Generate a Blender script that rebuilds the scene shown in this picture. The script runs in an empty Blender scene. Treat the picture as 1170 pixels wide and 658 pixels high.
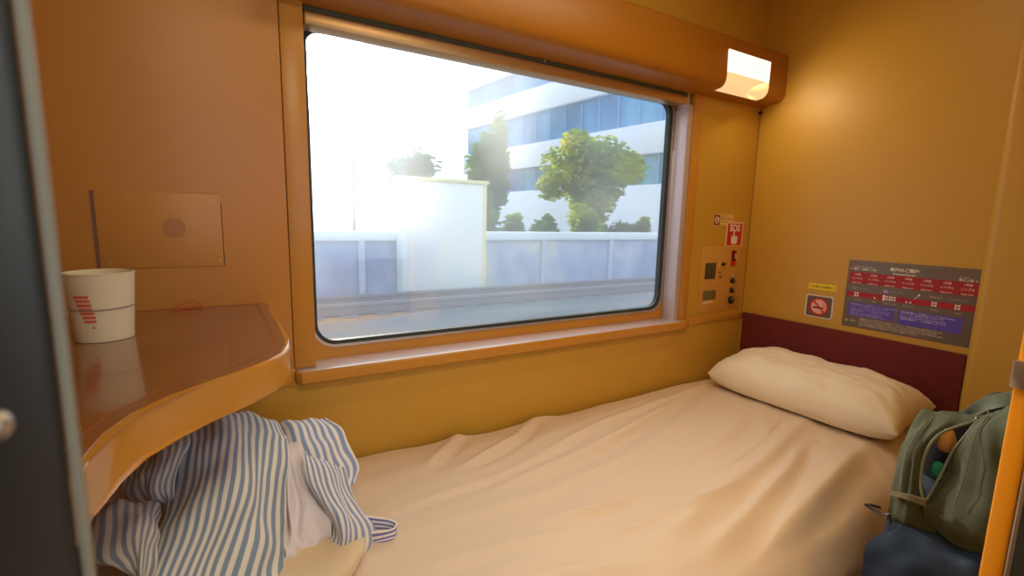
import bpy, bmesh, math, random
import numpy as np
from mathutils import Vector, Matrix, noise
random.seed(7)
C = bpy.context.scene.collection
PI = math.pi

# ---------------------------------------------------------------- camera
cam = bpy.data.objects.new('camera', bpy.data.cameras.new('camera'))
C.objects.link(cam)
cam.data.sensor_width = 36; cam.data.lens = 16.5326
cam.data.clip_start = 0.01; cam.data.clip_end = 300
M4 = Matrix(((0.861045, 0.05488, -0.505559, 0), (-0.50804, 0.136416, -0.850462, -1.15),
             (0.022293, 0.98913, 0.145342, 1.15), (0, 0, 0, 1)))
cam.matrix_world = M4
cam.data.dof.use_dof = True; cam.data.dof.focus_distance = 1.5; cam.data.dof.aperture_fstop = 9
bpy.context.scene.camera = cam

# ---------------------------------------------------------------- world: bright hazy morning sky
w = bpy.data.worlds.new('sky'); bpy.context.scene.world = w; w.use_nodes = True
nt = w.node_tree; nt.nodes.clear()
SUN = Vector((0.108, 0.973, 0.203)).normalized()
wo = nt.nodes.new('ShaderNodeOutputWorld'); bg = nt.nodes.new('ShaderNodeBackground')
tc = nt.nodes.new('ShaderNodeTexCoord'); dp = nt.nodes.new('ShaderNodeVectorMath'); dp.operation = 'DOT_PRODUCT'
dp.inputs[1].default_value = SUN
cr = nt.nodes.new('ShaderNodeValToRGB')
cr.color_ramp.elements[0].position = 0.0; cr.color_ramp.elements[0].color = (0.62, 0.80, 1.0, 1)
cr.color_ramp.elements[1].position = 1.0; cr.color_ramp.elements[1].color = (1.0, 0.98, 0.93, 1)
e = cr.color_ramp.elements.new(0.85); e.color = (0.92, 0.96, 1.0, 1)
mr = nt.nodes.new('ShaderNodeMapRange'); mr.inputs[1].default_value = 0.8; mr.inputs[2].default_value = 1.0
mr.inputs[3].default_value = 1.7; mr.inputs[4].default_value = 3.4
nt.links.new(tc.outputs['Generated'], dp.inputs[0]); nt.links.new(dp.outputs['Value'], cr.inputs[0])
nt.links.new(dp.outputs['Value'], mr.inputs[0]); nt.links.new(cr.outputs[0], bg.inputs[0])
nt.links.new(mr.outputs[0], bg.inputs[1]); nt.links.new(bg.outputs[0], wo.inputs[0])

# ---------------------------------------------------------------- sun and added fill lights
def light(name, kind, loc, energy, col, size=None, size_y=None, direction=(0, 0, -1)):
    l = bpy.data.lights.new(name, kind); l.energy = energy; l.color = col
    o = bpy.data.objects.new(name, l); C.objects.link(o); o.location = loc
    o.rotation_euler = Vector(direction).to_track_quat('-Z', 'Y').to_euler()
    if kind == 'AREA':
        l.shape = 'RECTANGLE'; l.size = size; l.size_y = size_y
    return o
sun = light('sun', 'SUN', (0, 5, 3), 5.0, (1.0, 0.93, 0.80), direction=-SUN); sun.data.angle = math.radians(2)
light('corridor_fill_light', 'AREA', (0.0, -1.50, 2.07), 17, (1.0, 0.86, 0.58), 1.0, 0.14)  # unseen warm fill, added to brighten bed and lower wall through the doorway
light('cabin_fill_light', 'AREA', (0.75, -0.55, 2.07), 4.0, (1.0, 0.84, 0.52), 0.9, 0.14)  # added warm fill for the compartment, no visible fitting

vs = bpy.context.scene.view_settings
vs.view_transform = 'Standard'; vs.look = 'None'; vs.exposure = -0.06; vs.gamma = 1; vs.use_curve_mapping = False
bpy.context.scene.cycles.use_denoising = True
bpy.context.scene.cycles.max_bounces = 8
bpy.context.scene.cycles.transparent_max_bounces = 16
bpy.context.scene.cycles.sample_clamp_indirect = 4

# ---------------------------------------------------------------- materials
def s2l(c): return tuple((v / 12.92 if v <= 0.04045 else ((v + 0.055) / 1.055) ** 2.4) for v in c)
def rgb(r, g, b): return s2l((r / 255, g / 255, b / 255)) + (1,)
def mat(name, col, rough=0.5, metal=0.0, spec=0.5, nscale=0, namt=0.0, bump=0.0, bscale=200, coat=0.0, stretch=None, sheen=0.0, emit=None, estr=0):
    m = bpy.data.materials.new(name); m.use_nodes = True
    t = m.node_tree; p = t.nodes['Principled BSDF']
    p.inputs['Base Color'].default_value = col; p.inputs['Roughness'].default_value = rough
    p.inputs['Metallic'].default_value = metal; p.inputs['Specular IOR Level'].default_value = spec
    p.inputs['Coat Weight'].default_value = coat; p.inputs['Sheen Weight'].default_value = sheen
    p.inputs['Coat Roughness'].default_value = 0.08
    if emit:
        p.inputs['Emission Color'].default_value = emit; p.inputs['Emission Strength'].default_value = estr
    tcn = t.nodes.new('ShaderNodeTexCoord'); src = tcn.outputs['Object']
    if stretch:
        mp = t.nodes.new('ShaderNodeMapping'); mp.inputs['Scale'].default_value = stretch
        t.links.new(src, mp.inputs[0]); src = mp.outputs[0]
    if nscale:
        n = t.nodes.new('ShaderNodeTexNoise'); n.inputs['Scale'].default_value = nscale; n.inputs['Detail'].default_value = 4
        t.links.new(src, n.inputs['Vector'])
        hs = t.nodes.new('ShaderNodeMix'); hs.data_type = 'RGBA'
        hs.inputs[6].default_value = tuple(min(1, c * (1 - namt)) for c in col[:3]) + (1,)
        hs.inputs[7].default_value = tuple(min(1, c * (1 + namt)) for c in col[:3]) + (1,)
        t.links.new(n.outputs[0], hs.inputs[0]); t.links.new(hs.outputs[2], p.inputs['Base Color'])
    if bump:
        n2 = t.nodes.new('ShaderNodeTexNoise'); n2.inputs['Scale'].default_value = bscale; n2.inputs['Detail'].default_value = 2
        t.links.new(src, n2.inputs['Vector'])
        b = t.nodes.new('ShaderNodeBump'); b.inputs['Strength'].default_value = bump; b.inputs['Distance'].default_value = 0.001
        t.links.new(n2.outputs[0], b.inputs['Height']); t.links.new(b.outputs[0], p.inputs['Normal'])
    return m
def mixcol(name, cols, scale, stretch, rough=0.7, contrast=(0.35, 0.65)):
    """noise patches of several colours"""
    m = bpy.data.materials.new(name); m.use_nodes = True; t = m.node_tree; p = t.nodes['Principled BSDF']
    p.inputs['Roughness'].default_value = rough
    tcn = t.nodes.new('ShaderNodeTexCoord'); mp = t.nodes.new('ShaderNodeMapping'); mp.inputs['Scale'].default_value = stretch
    n = t.nodes.new('ShaderNodeTexNoise'); n.inputs['Scale'].default_value = scale; n.inputs['Detail'].default_value = 3
    r = t.nodes.new('ShaderNodeValToRGB'); els = r.color_ramp.elements
    els[0].position = contrast[0]; els[0].color = cols[0]; els[1].position = contrast[1]; els[1].color = cols[-1]
    for i, c in enumerate(cols[1:-1]):
        el = els.new(contrast[0] + (contrast[1] - contrast[0]) * (i + 1) / (len(cols) - 1)); el.color = c
    t.links.new(tcn.outputs['Object'], mp.inputs[0]); t.links.new(mp.outputs[0], n.inputs['Vector'])
    t.links.new(n.outputs[0], r.inputs[0]); t.links.new(r.outputs[0], p.inputs['Base Color'])
    return m
def striped(name, c1, c2, freq, duty=0.5, comp=0):
    """woven stripes that follow the cloth's own UV"""
    m = bpy.data.materials.new(name); m.use_nodes = True; t = m.node_tree; p = t.nodes['Principled BSDF']
    p.inputs['Roughness'].default_value = 0.85; p.inputs['Sheen Weight'].default_value = 0.2
    uv = t.nodes.new('ShaderNodeUVMap'); sx = t.nodes.new('ShaderNodeSeparateXYZ'); t.links.new(uv.outputs[0], sx.inputs[0])
    mu = t.nodes.new('ShaderNodeMath'); mu.operation = 'MULTIPLY'; mu.inputs[1].default_value = freq
    fr = t.nodes.new('ShaderNodeMath'); fr.operation = 'FRACT'
    pp = t.nodes.new('ShaderNodeMath'); pp.operation = 'PINGPONG'; pp.inputs[1].default_value = 0.5
    r = t.nodes.new('ShaderNodeMapRange'); r.inputs[1].default_value = duty / 2 - 0.05; r.inputs[2].default_value = duty / 2 + 0.05
    mx = t.nodes.new('ShaderNodeMix'); mx.data_type = 'RGBA'; mx.inputs[6].default_value = c1; mx.inputs[7].default_value = c2
    t.links.new(sx.outputs[comp], mu.inputs[0]); t.links.new(mu.outputs[0], fr.inputs[0]); t.links.new(fr.outputs[0], pp.inputs[0])
    t.links.new(pp.outputs[0], r.inputs[0]); t.links.new(r.outputs[0], mx.inputs[0]); t.links.new(mx.outputs[2], p.inputs['Base Color'])
    n2 = t.nodes.new('ShaderNodeTexNoise'); n2.inputs['Scale'].default_value = 900
    b = t.nodes.new('ShaderNodeBump'); b.inputs['Strength'].default_value = 0.15; b.inputs['Distance'].default_value = 0.001
    t.links.new(n2.outputs[0], b.inputs['Height']); t.links.new(b.outputs[0], p.inputs['Normal'])
    return m

WALL = mat('wall_laminate', rgb(200, 153, 56), 0.42, nscale=3, namt=0.03, bump=0.04, bscale=90)
TRIM = mat('trim_laminate', rgb(198, 136, 50), 0.33, nscale=4, namt=0.03)
BEAM = mat('beam_laminate', rgb(172, 108, 26), 0.38, nscale=3, namt=0.03)
DESK = mat('desk_wood', rgb(132, 84, 46), 0.16, nscale=6, namt=0.12, stretch=(1, 8, 8), coat=0.6)
DESKEDGE = mat('desk_edge', rgb(198, 136, 50), 0.25, coat=0.3)
CEIL = mat('ceiling_panel', rgb(190, 158, 100), 0.6)
FLOOR = mat('floor_carpet', rgb(110, 70, 50), 0.95, nscale=60, namt=0.2)
MAROON = mat('headboard_moquette', rgb(104, 22, 22), 0.85, nscale=25, namt=0.3, bump=0.2, bscale=500, sheen=0.1)
SHEET = mat('cotton_sheet', rgb(224, 200, 174), 0.85, bump=0.08, bscale=600, sheen=0.15)
PILLOWM = mat('pillow_cotton', rgb(240, 224, 200), 0.85, bump=0.08, bscale=600, sheen=0.15)
FUTON = mat('duvet_cotton', rgb(222, 196, 160), 0.85, bump=0.08, bscale=500, sheen=0.15)
ALU = mat('aluminium', rgb(205, 200, 205), 0.35, 0.9)
ALUP = mat('painted_aluminium', rgb(200, 185, 190), 0.4, 0.3)
BRASS = mat('anodised_rail', rgb(190, 150, 100), 0.35, 0.6)
RUBBER = mat('rubber', rgb(48, 56, 56), 0.6)
GROOVE = mat('rail_groove', rgb(84, 84, 60), 0.7)
DARK = mat('dark_gap', rgb(60, 36, 26), 0.8)
BLACK = mat('black_plastic', rgb(34, 26, 28), 0.35)
WHITE = mat('white_print', rgb(238, 232, 226), 0.6)
CUPM = mat('paper_cup', rgb(226, 212, 180), 0.6)
REDP = mat('red_print', rgb(200, 28, 30), 0.5)
PINKP = mat('pale_print', rgb(236, 190, 160), 0.6)
MAPG = mat('map_grey', rgb(112, 98, 92), 0.45)
MAPR = mat('map_red', rgb(168, 20, 34), 0.45)
MAPB = mat('map_blue', rgb(84, 70, 178), 0.45)
MAPB2 = mat('map_text_blue', rgb(170, 150, 215), 0.5)
MAPT = mat('map_text', rgb(230, 220, 210), 0.5)
MAPL = mat('map_grid_line', rgb(132, 60, 52), 0.5)
YEL = mat('yellow_label', rgb(236, 212, 24), 0.5)
BROWNT = mat('label_text', rgb(110, 72, 16), 0.5)
CREAM = mat('cream_sticker', rgb(226, 190, 118), 0.5)
NSG = mat('sign_grey', rgb(104, 82, 78), 0.5)
SCREEN = mat('lcd_screen', rgb(70, 66, 48), 0.3)
PLATE = mat('panel_plate', rgb(204, 150, 70), 0.4)
SPK = mat('speaker_plate', rgb(196, 136, 66), 0.4)
HOLE = mat('perforation', rgb(110, 84, 70), 0.8)
OLIVE = mat('olive_canvas', rgb(60, 62, 42), 0.85, nscale=8, namt=0.12, bump=0.35, bscale=350, spec=0.25)
OLIVE2 = mat('olive_edge', rgb(92, 98, 80), 0.7)
DENIMM = mat('denim', rgb(14, 34, 58), 0.85, nscale=20, namt=0.3, bump=0.4, bscale=300)
INSIDE = mat('bag_lining', rgb(12, 10, 11), 0.95, spec=0.1)
WEB = mat('webbing', rgb(88, 74, 46), 0.6)
TEAL = mat('teal_cloth', rgb(20, 120, 110), 0.8)
TAN = mat('tan_cloth', rgb(176, 130, 84), 0.8)
POST = mat('post_paint', rgb(232, 150, 26), 0.35)
STEEL = mat('brushed_steel', rgb(190, 180, 168), 0.3, 0.9)
DOORM = mat('door_dark', rgb(14, 18, 18), 0.6, 0.0, spec=0.2)
DOOREDGE = mat('door_edge', rgb(150, 146, 130), 0.4, 0.3)
MARK = mat('cup_print', rgb(222, 100, 70), 0.6)
BAND = mat('rubber_band', rgb(150, 128, 116), 0.6)
STRING = mat('red_string', rgb(200, 50, 30), 0.7)
STR1 = striped('striped_cotton', rgb(226, 222, 208), rgb(128, 146, 172), 15)
STR2 = striped('striped_cotton_fine', rgb(230, 224, 216), rgb(134, 150, 190), 9)
STR3 = striped('striped_cotton_sparse', rgb(222, 216, 200), rgb(140, 150, 166), 9)
STR4 = striped('striped_tie', rgb(240, 230, 220), rgb(110, 112, 178), 3, comp=1)
LINING = mat('robe_lining', rgb(226, 216, 218), 0.85, bump=0.1, bscale=600, sheen=0.2)
LAMP = mat('lamp_diffuser', rgb(255, 240, 210), 0.4, emit=(1.0, 0.92, 0.78, 1), estr=1.2)

def glass_mat():
    m = bpy.data.materials.new('window_glass'); m.use_nodes = True; t = m.node_tree; t.nodes.clear()
    o = t.nodes.new('ShaderNodeOutputMaterial'); tr = t.nodes.new('ShaderNodeBsdfTransparent')
    tr.inputs[0].default_value = (0.95, 0.985, 0.99, 1)
    gl = t.nodes.new('ShaderNodeBsdfGlossy'); gl.inputs['Roughness'].default_value = 0.01
    tl = t.nodes.new('ShaderNodeBsdfTranslucent'); tl.inputs[0].default_value = (0.9, 0.95, 1, 1)
    fr = t.nodes.new('ShaderNodeFresnel'); fr.inputs[0].default_value = 1.8
    rf = t.nodes.new('ShaderNodeBsdfRefraction'); rf.inputs['Roughness'].default_value = 0.36; rf.inputs['IOR'].default_value = 1.3
    m0 = t.nodes.new('ShaderNodeMixShader'); m0.inputs[0].default_value = 0.24
    t.links.new(tr.outputs[0], m0.inputs[1]); t.links.new(rf.outputs[0], m0.inputs[2])
    m1 = t.nodes.new('ShaderNodeMixShader'); m2 = t.nodes.new('ShaderNodeMixShader'); m1.inputs[0].default_value = 0.05
    t.links.new(m0.outputs[0], m1.inputs[1]); t.links.new(tl.outputs[0], m1.inputs[2])
    t.links.new(fr.outputs[0], m2.inputs[0]); t.links.new(m1.outputs[0], m2.inputs[1]); t.links.new(gl.outputs[0], m2.inputs[2])
    t.links.new(m2.outputs[0], o.inputs[0]); return m
GLASS = glass_mat()

# ---------------------------------------------------------------- helpers
def newbm(): return bmesh.new()
def obj(name, bm, m, parent=None, smooth=True, mw=None, mods=()):
    me = bpy.data.meshes.new(name); bmesh.ops.recalc_face_normals(bm, faces=bm.faces); bm.to_mesh(me); bm.free()
    me.materials.append(m)
    o = bpy.data.objects.new(name, me); C.objects.link(o)
    if smooth:
        for p in me.polygons: p.use_smooth = True
        me.set_sharp_from_angle(angle=math.radians(38))
    if parent: o.parent = parent
    if mw is not None: o.matrix_local = mw
    return o
def box(bm, x0, x1, y0, y1, z0, z1, bevel=0, seg=2, mx=None):
    vs_ = [bm.verts.new(v) for v in ((x0,y0,z0),(x1,y0,z0),(x1,y1,z0),(x0,y1,z0),(x0,y0,z1),(x1,y0,z1),(x1,y1,z1),(x0,y1,z1))]
    fs = [bm.faces.new([vs_[i] for i in f]) for f in ((0,3,2,1),(4,5,6,7),(0,1,5,4),(1,2,6,5),(2,3,7,6),(3,0,4,7))]
    if bevel:
        es = list({e for f in fs for e in f.edges})
        r = bmesh.ops.bevel(bm, geom=es, offset=bevel, segments=seg, profile=0.5, affect='EDGES')
        if mx is not None:
            bmesh.ops.transform(bm, matrix=mx, verts=list({v for f in r['faces'] for v in f.verts} | {v for v in vs_ if v.is_valid}))
    elif mx is not None: bmesh.ops.transform(bm, matrix=mx, verts=vs_)
def bx(name, dims, m, parent=None, bevel=0, mw=None):
    bm = newbm(); box(bm, *dims, bevel=bevel); return obj(name, bm, m, parent, mw=mw)
def prism(bm, pts, a0, a1, axis='z', bevel=0):
    """extrude a closed polygon; pts 2D, axis = direction of extrusion"""
    def P3(p, a):
        return {'z': (p[0], p[1], a), 'x': (a, p[0], p[1]), 'y': (p[0], a, p[1])}[axis]
    b = [bm.verts.new(P3(p, a0)) for p in pts]; t = [bm.verts.new(P3(p, a1)) for p in pts]
    n = len(pts); fs = [bm.faces.new(b[::-1]), bm.faces.new(t)]
    for i in range(n): fs.append(bm.faces.new((b[i], b[(i+1) % n], t[(i+1) % n], t[i])))
    if bevel:
        es = list({e for f in fs[:2] for e in f.edges})
        bmesh.ops.bevel(bm, geom=es, offset=bevel, segments=3, profile=0.5, affect='EDGES')
def rrect(x0, x1, y0, y1, r, n=8):
    if not isinstance(r, (tuple, list)): r = (r,) * 4      # bl, br, tr, tl
    pts = []
    for (cx, cy, a, q) in ((x0, y0, 180, r[0]), (x1, y0, 270, r[1]), (x1, y1, 0, r[2]), (x0, y1, 90, r[3])):
        ox = cx + (q if cx == x0 else -q); oy = cy + (q if cy == y0 else -q)
        for k in range(n + 1):
            t = math.radians(a + 90 * k / n); pts.append((ox + q * math.cos(t), oy + q * math.sin(t)))
    return pts
def ring(bm, outer, inner, a0, a1, axis='y'):
    """frame between two outlines with the same number of points"""
    def P3(p, a): return {'z': (p[0], p[1], a), 'x': (a, p[0], p[1]), 'y': (p[0], a, p[1])}[axis]
    n = len(outer); L = [[bm.verts.new(P3(p, a)) for p in q] for q in (outer, inner) for a in (a0, a1)]
    o0, o1, i0, i1 = L
    for k in range(n):
        j = (k + 1) % n
        bm.faces.new((o0[k], o0[j], i0[j], i0[k])); bm.faces.new((o1[k], i1[k], i1[j], o1[j]))
        bm.faces.new((o0[k], o1[k], o1[j], o0[j])); bm.faces.new((i0[k], i0[j], i1[j], i1[k]))
def cyl(bm, c, r, h, axis=(0, 0, 1), n=24, r2=None, bev=0):
    M = Matrix.Translation(c) @ Vector(axis).to_track_quat('Z', 'Y').to_matrix().to_4x4()
    a = [bm.verts.new(M @ Vector((r*math.cos(2*PI*k/n), r*math.sin(2*PI*k/n), 0))) for k in range(n)]
    rr = r if r2 is None else r2
    b = [bm.verts.new(M @ Vector((rr*math.cos(2*PI*k/n), rr*math.sin(2*PI*k/n), h))) for k in range(n)]
    bm.faces.new(a[::-1]); top = bm.faces.new(b)
    for k in range(n): bm.faces.new((a[k], a[(k+1) % n], b[(k+1) % n], b[k]))
    if bev: bmesh.ops.bevel(bm, geom=list(top.edges), offset=bev, segments=2, profile=0.5, affect='EDGES')
def tube(bm, pts, r, n=8, closed=False):
    pts = [Vector(p) for p in pts]; rings = []
    N = len(pts)
    for i, p in enumerate(pts):
        d = (pts[(i+1) % N] - pts[i-1]) if closed else (pts[min(i+1, N-1)] - pts[max(i-1, 0)])
        q = d.to_track_quat('Z', 'Y')
        rings.append([bm.verts.new(p + q @ Vector((r*math.cos(2*PI*k/n), r*math.sin(2*PI*k/n), 0))) for k in range(n)])
    for i in range(N if closed else N-1):
        a, b = rings[i], rings[(i+1) % N]
        for k in range(n): bm.faces.new((a[k], a[(k+1) % n], b[(k+1) % n], b[k]))
    if not closed: bm.faces.new(rings[0][::-1]); bm.faces.new(rings[-1])
def cr1(P, t):
    n = len(P) - 1; i = min(int(t), n - 1); f = t - i
    p1, p2 = P[i], P[i+1]; p0 = P[i-1] if i > 0 else 2*p1 - p2; p3 = P[i+2] if i + 2 <= n else 2*p2 - p1
    return 0.5*((2*p1) + (-p0+p2)*f + (2*p0-5*p1+4*p2-p3)*f*f + (-p0+3*p1-3*p2+p3)*f**3)
def patch(name, net, m, parent, sub=14, thick=0.003, wr=0.0, wscale=18, stretchv=0.3, parentmat=None, folds=0.0, ffreq=3.0):
    """smooth cloth sheet through a net of points, with wrinkles along its own grain and UVs"""
    A = np.array(net, float); R, Cn = A.shape[:2]
    nu, nv = (Cn-1)*sub+1, (R-1)*sub+1
    rows = np.array([[cr1(A[r], c/sub) for c in range(nu)] for r in range(R)])
    G = np.array([[cr1(rows[:, c], r/sub) for c in range(nu)] for r in range(nv)])
    du = np.gradient(G, axis=1); dv = np.gradient(G, axis=0); nn = np.cross(du, dv)
    nn /= (np.linalg.norm(nn, axis=2, keepdims=True) + 1e-9)
    if nn[..., 1].mean() > 0 and abs(nn[..., 1].mean()) > abs(nn[..., 0].mean()): nn = -nn
    elif abs(nn[..., 0].mean()) >= abs(nn[..., 1].mean()) and nn[..., 0].mean() > 0: nn = -nn
    bm = newbm(); uvl = bm.loops.layers.uv.new('UVMap'); V = []; UV = {}
    seed = sum(map(ord, name)) % 97
    for r in range(nv):
        row = []
        for c in range(nu):
            u, v = c/(nu-1), r/(nv-1); p = Vector(G[r, c]); n_ = Vector(nn[r, c])
            if wr:
                k = noise.noise(Vector((u*wscale*0.35, v*wscale*stretchv*0.35, seed))) + 0.45*noise.noise(Vector((p.x*wscale*2.5, p.y*wscale*2.5+seed, p.z*wscale*2.5)))
                p = p + n_*wr*k
            if folds: p = p + n_*folds*math.sin(2*PI*(u*ffreq + 0.35*math.sin(3*v+seed)))*(0.4+0.6*v)
            bv = bm.verts.new(p); UV[bv] = (u, v); row.append(bv)
        V.append(row)
    # back side gives the cloth its thickness
    W = []
    for r in range(nv):
        row = []
        for c in range(nu):
            bv = bm.verts.new(V[r][c].co - Vector(nn[r, c])*thick); UV[bv] = UV[V[r][c]]; row.append(bv)
        W.append(row)
    for r in range(nv-1):
        for c in range(nu-1):
            bm.faces.new((V[r][c], V[r][c+1], V[r+1][c+1], V[r+1][c])); bm.faces.new((W[r][c], W[r+1][c], W[r+1][c+1], W[r][c+1]))
    for r in range(nv-1):
        bm.faces.new((V[r][0], V[r+1][0], W[r+1][0], W[r][0])); bm.faces.new((V[r+1][-1], V[r][-1], W[r][-1], W[r+1][-1]))
    for c in range(nu-1):
        bm.faces.new((V[0][c+1], V[0][c], W[0][c], W[0][c+1])); bm.faces.new((V[-1][c], V[-1][c+1], W[-1][c+1], W[-1][c]))
    for f in bm.faces:
        for l in f.loops: l[uvl].uv = UV[l.vert]
    o = obj(name, bm, m, parent)
    return o
def blob(bm, c, r, e=0.5, nseg=48, nring=28, amp=0.0, fs=6, seed=0, rot=None):
    """superellipsoid with noise, closed"""
    def sp(v, p): return math.copysign(abs(v)**p, v)
    rings = []
    for i in range(nring+1):
        a = -PI/2 + PI*i/nring; row = []
        if i in (0, nring):
            row = [bm.verts.new((0, 0, r[2]*sp(math.sin(a), e)))]
        else:
            for k in range(nseg):
                b = 2*PI*k/nseg
                row.append(bm.verts.new((r[0]*sp(math.cos(a), e)*sp(math.cos(b), e), r[1]*sp(math.cos(a), e)*sp(math.sin(b), e), r[2]*sp(math.sin(a), e))))
        rings.append(row)
    for i in range(nring):
        A_, B_ = rings[i], rings[i+1]
        for k in range(nseg):
            j = (k+1) % nseg
            if len(A_) == 1: bm.faces.new((A_[0], B_[j], B_[k]))
            elif len(B_) == 1: bm.faces.new((A_[k], A_[j], B_[0]))
            else: bm.faces.new((A_[k], A_[j], B_[j], B_[k]))
    T = Matrix.Translation(c) @ (rot or Matrix.Identity(4))
    for row in rings:
        for v in row:
            if amp:
                n_ = v.co.normalized(); v.co += n_*amp*(noise.noise(v.co*fs+Vector((seed, 0, 0)))+0.5*noise.noise(v.co*fs*2.4+Vector((0, seed, 0))))
            v.co = T @ v.co
def tag(o, label, cat, group=None, kind=None):
    o['label'] = label; o['category'] = cat
    if group: o['group'] = group
    if kind: o['kind'] = kind
    return o
def thing(name, label, cat, loc=(0, 0, 0), group=None, mw=None):
    o = bpy.data.objects.new(name, None); o.empty_display_size = 0.05; C.objects.link(o)
    o.location = loc
    if mw is not None: o.matrix_world = mw
    return tag(o, label, cat, group)
def struct(o): o['kind'] = 'structure'; return o
def frame(origin, u, v=(0, 0, 1)):
    u, v = Vector(u), Vector(v); n = u.cross(v)
    return Matrix(((u.x, v.x, n.x, origin[0]), (u.y, v.y, n.y, origin[1]), (u.z, v.z, n.z, origin[2]), (0, 0, 0, 1)))
def textbm(bm, s, size, x, y, z, bold=0.0, align='LEFT'):
    cu = bpy.data.curves.new('t', 'FONT'); cu.body = s; cu.size = size; cu.align_x = align; cu.extrude = 0.0001; cu.offset = bold
    to = bpy.data.objects.new('t', cu); C.objects.link(to)
    dg = bpy.context.evaluated_depsgraph_get(); me = bpy.data.meshes.new_from_object(to.evaluated_get(dg))
    n0 = len(bm.verts); bm.from_mesh(me); bm.verts.ensure_lookup_table()
    for v in bm.verts[n0:]: v.co += Vector((x, y, z))
    bpy.data.objects.remove(to); bpy.data.curves.remove(cu); bpy.data.meshes.remove(me)

# ================================================================ ROOM SHELL
XE, XL, YD, YC, ZC = 1.782, -0.56, -1.0, -1.80, 2.10
ox0, ox1, oz0, oz1 = 0.152, 1.396, 0.770, 1.600       # opening of the window niche
struct(bx('floor', (XL-0.04, XE+0.04, YC-0.04, 0.08, -0.04, 0), FLOOR))
struct(bx('ceiling', (XL-0.04, XE+0.04, YC-0.04, 0.08, ZC, ZC+0.04), CEIL))
bm = newbm()
box(bm, XL, ox0, 0, 0.10, 0, ZC); box(bm, ox1, XE, 0, 0.10, 0, ZC)
box(bm, ox0, ox1, 0, 0.10, 0, oz0); box(bm, ox0, ox1, 0, 0.10, oz1, ZC)
wall_window = struct(obj('wall_window', bm, WALL))
struct(bx('wall_end', (XE, XE+0.04, YC, 0.10, 0, ZC), WALL))
struct(bx('wall_left', (XL-0.04, XL, YC, 0.10, 0, ZC), WALL))
# partition beside the headboard, rounded vertical corner towards the bed
bm = newbm()
pr = [(XE, -0.700)] + [(1.762 - 0.02 + 0.022*math.cos(t), -0.722 + 0.022*math.sin(t)) for t in [PI/2 + k*PI/2/8 for k in range(9)]] + [(1.72, YD), (XE, YD)]
pr = [(XE, -0.700), (1.770, -0.700), (1.763, -0.702), (1.757, -0.707), (1.753, -0.714), (1.752, -0.724), (1.750, YD), (XE, YD)]
prism(bm, pr[::-1], 0.0, ZC); struct(obj('wall_partition', bm, WALL))
# corridor side wall with door opening from x=-0.05 to 0.765
bm = newbm(); box(bm, 0.785, XE, -1.035, YD, 0, ZC); box(bm, XL, -0.12, -1.035, YD, 0, ZC); box(bm, -0.12, 0.785, -1.035, YD, 1.95, ZC)
struct(obj('wall_door', bm, WALL))
bm = newbm(); cx0, cx1, cz0, cz1 = -0.45, 1.5, 0.85, 1.75
box(bm, XL, cx0, YC-0.04, YC, 0, ZC); box(bm, cx1, XE, YC-0.04, YC, 0, ZC); box(bm, cx0, cx1, YC-0.04, YC, 0, cz0); box(bm, cx0, cx1, YC-0.04, YC, cz1, ZC)
struct(obj('wall_corridor', bm, WALL))
# window 2: corridor window behind the camera
bm = newbm(); ring(bm, rrect(cx0-0.03, cx1+0.03, cz0-0.03, cz1+0.03, 0.05), rrect(cx0+0.02, cx1-0.02, cz0+0.02, cz1-0.02, 0.05), YC-0.02, YC+0.008)
w2 = struct(obj('window_2', bm, ALUP))

# ---- window niche (window_1)
gx0, gx1, gz0, gz1 = 0.150, 1.366, 0.827, 1.575
bm = newbm()
out = [(min(max(x, ox0-0.002), ox1+0.002), z) for x, z in rrect(ox0-0.004, ox1+0.004, oz0-0.004, oz1+0.004, 0.001)]
ring(bm, out, rrect(gx0+0.006, gx1, gz0, gz1, (0.055, 0.055, 0.05, 0.03)), 0.058, 0.085)
win = struct(obj('window_1', bm, TRIM))
bm = newbm(); ring(bm, rrect(gx0+0.003, gx1+0.004, gz0-0.004, gz1, (0.058, 0.058, 0.05, 0.03)), rrect(gx0+0.009, gx1-0.004, gz0+0.003, gz1-0.006, (0.052, 0.052, 0.045, 0.03)), 0.0545, 0.062)
obj('bead_strip', bm, ALU, win)
bm = newbm(); ring(bm, rrect(gx0+0.008, gx1-0.003, gz0+0.002, gz1-0.004, (0.053, 0.053, 0.047, 0.03)), rrect(gx0+0.017, gx1-0.018, gz0+0.012, gz1-0.014, (0.045, 0.045, 0.04, 0.03)), 0.058, 0.076)
obj('gasket', bm, RUBBER, win)
bm = newbm(); prism(bm, rrect(gx0+0.012, gx1-0.010, gz0+0.007, gz1-0.010, 0.045), 0.0735, 0.0745, 'y'); bm.faces.ensure_lookup_table()
g = obj('glass_pane', bm, GLASS, win, smooth=False)
bmx = bmesh.new(); bmx.from_mesh(g.data)
kill = [f for f in bmx.faces if not (abs(f.calc_center_median().y - 0.0735) < 1e-5)]
bmesh.ops.delete(bmx, geom=kill, context='FACES'); bmx.to_mesh(g.data); bmx.free()
# vertical channel and trim on the right
bm = newbm(); box(bm, 1.372, 1.398, -0.001, 0.057, 0.79, 1.552, bevel=0.002); obj('side_channel', bm, ALUP, win)
bm = newbm(); box(bm, 1.398, 1.440, -0.006, 0.001, 0.79, 1.60, bevel=0.002); obj('side_trim', bm, TRIM, win)
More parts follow.
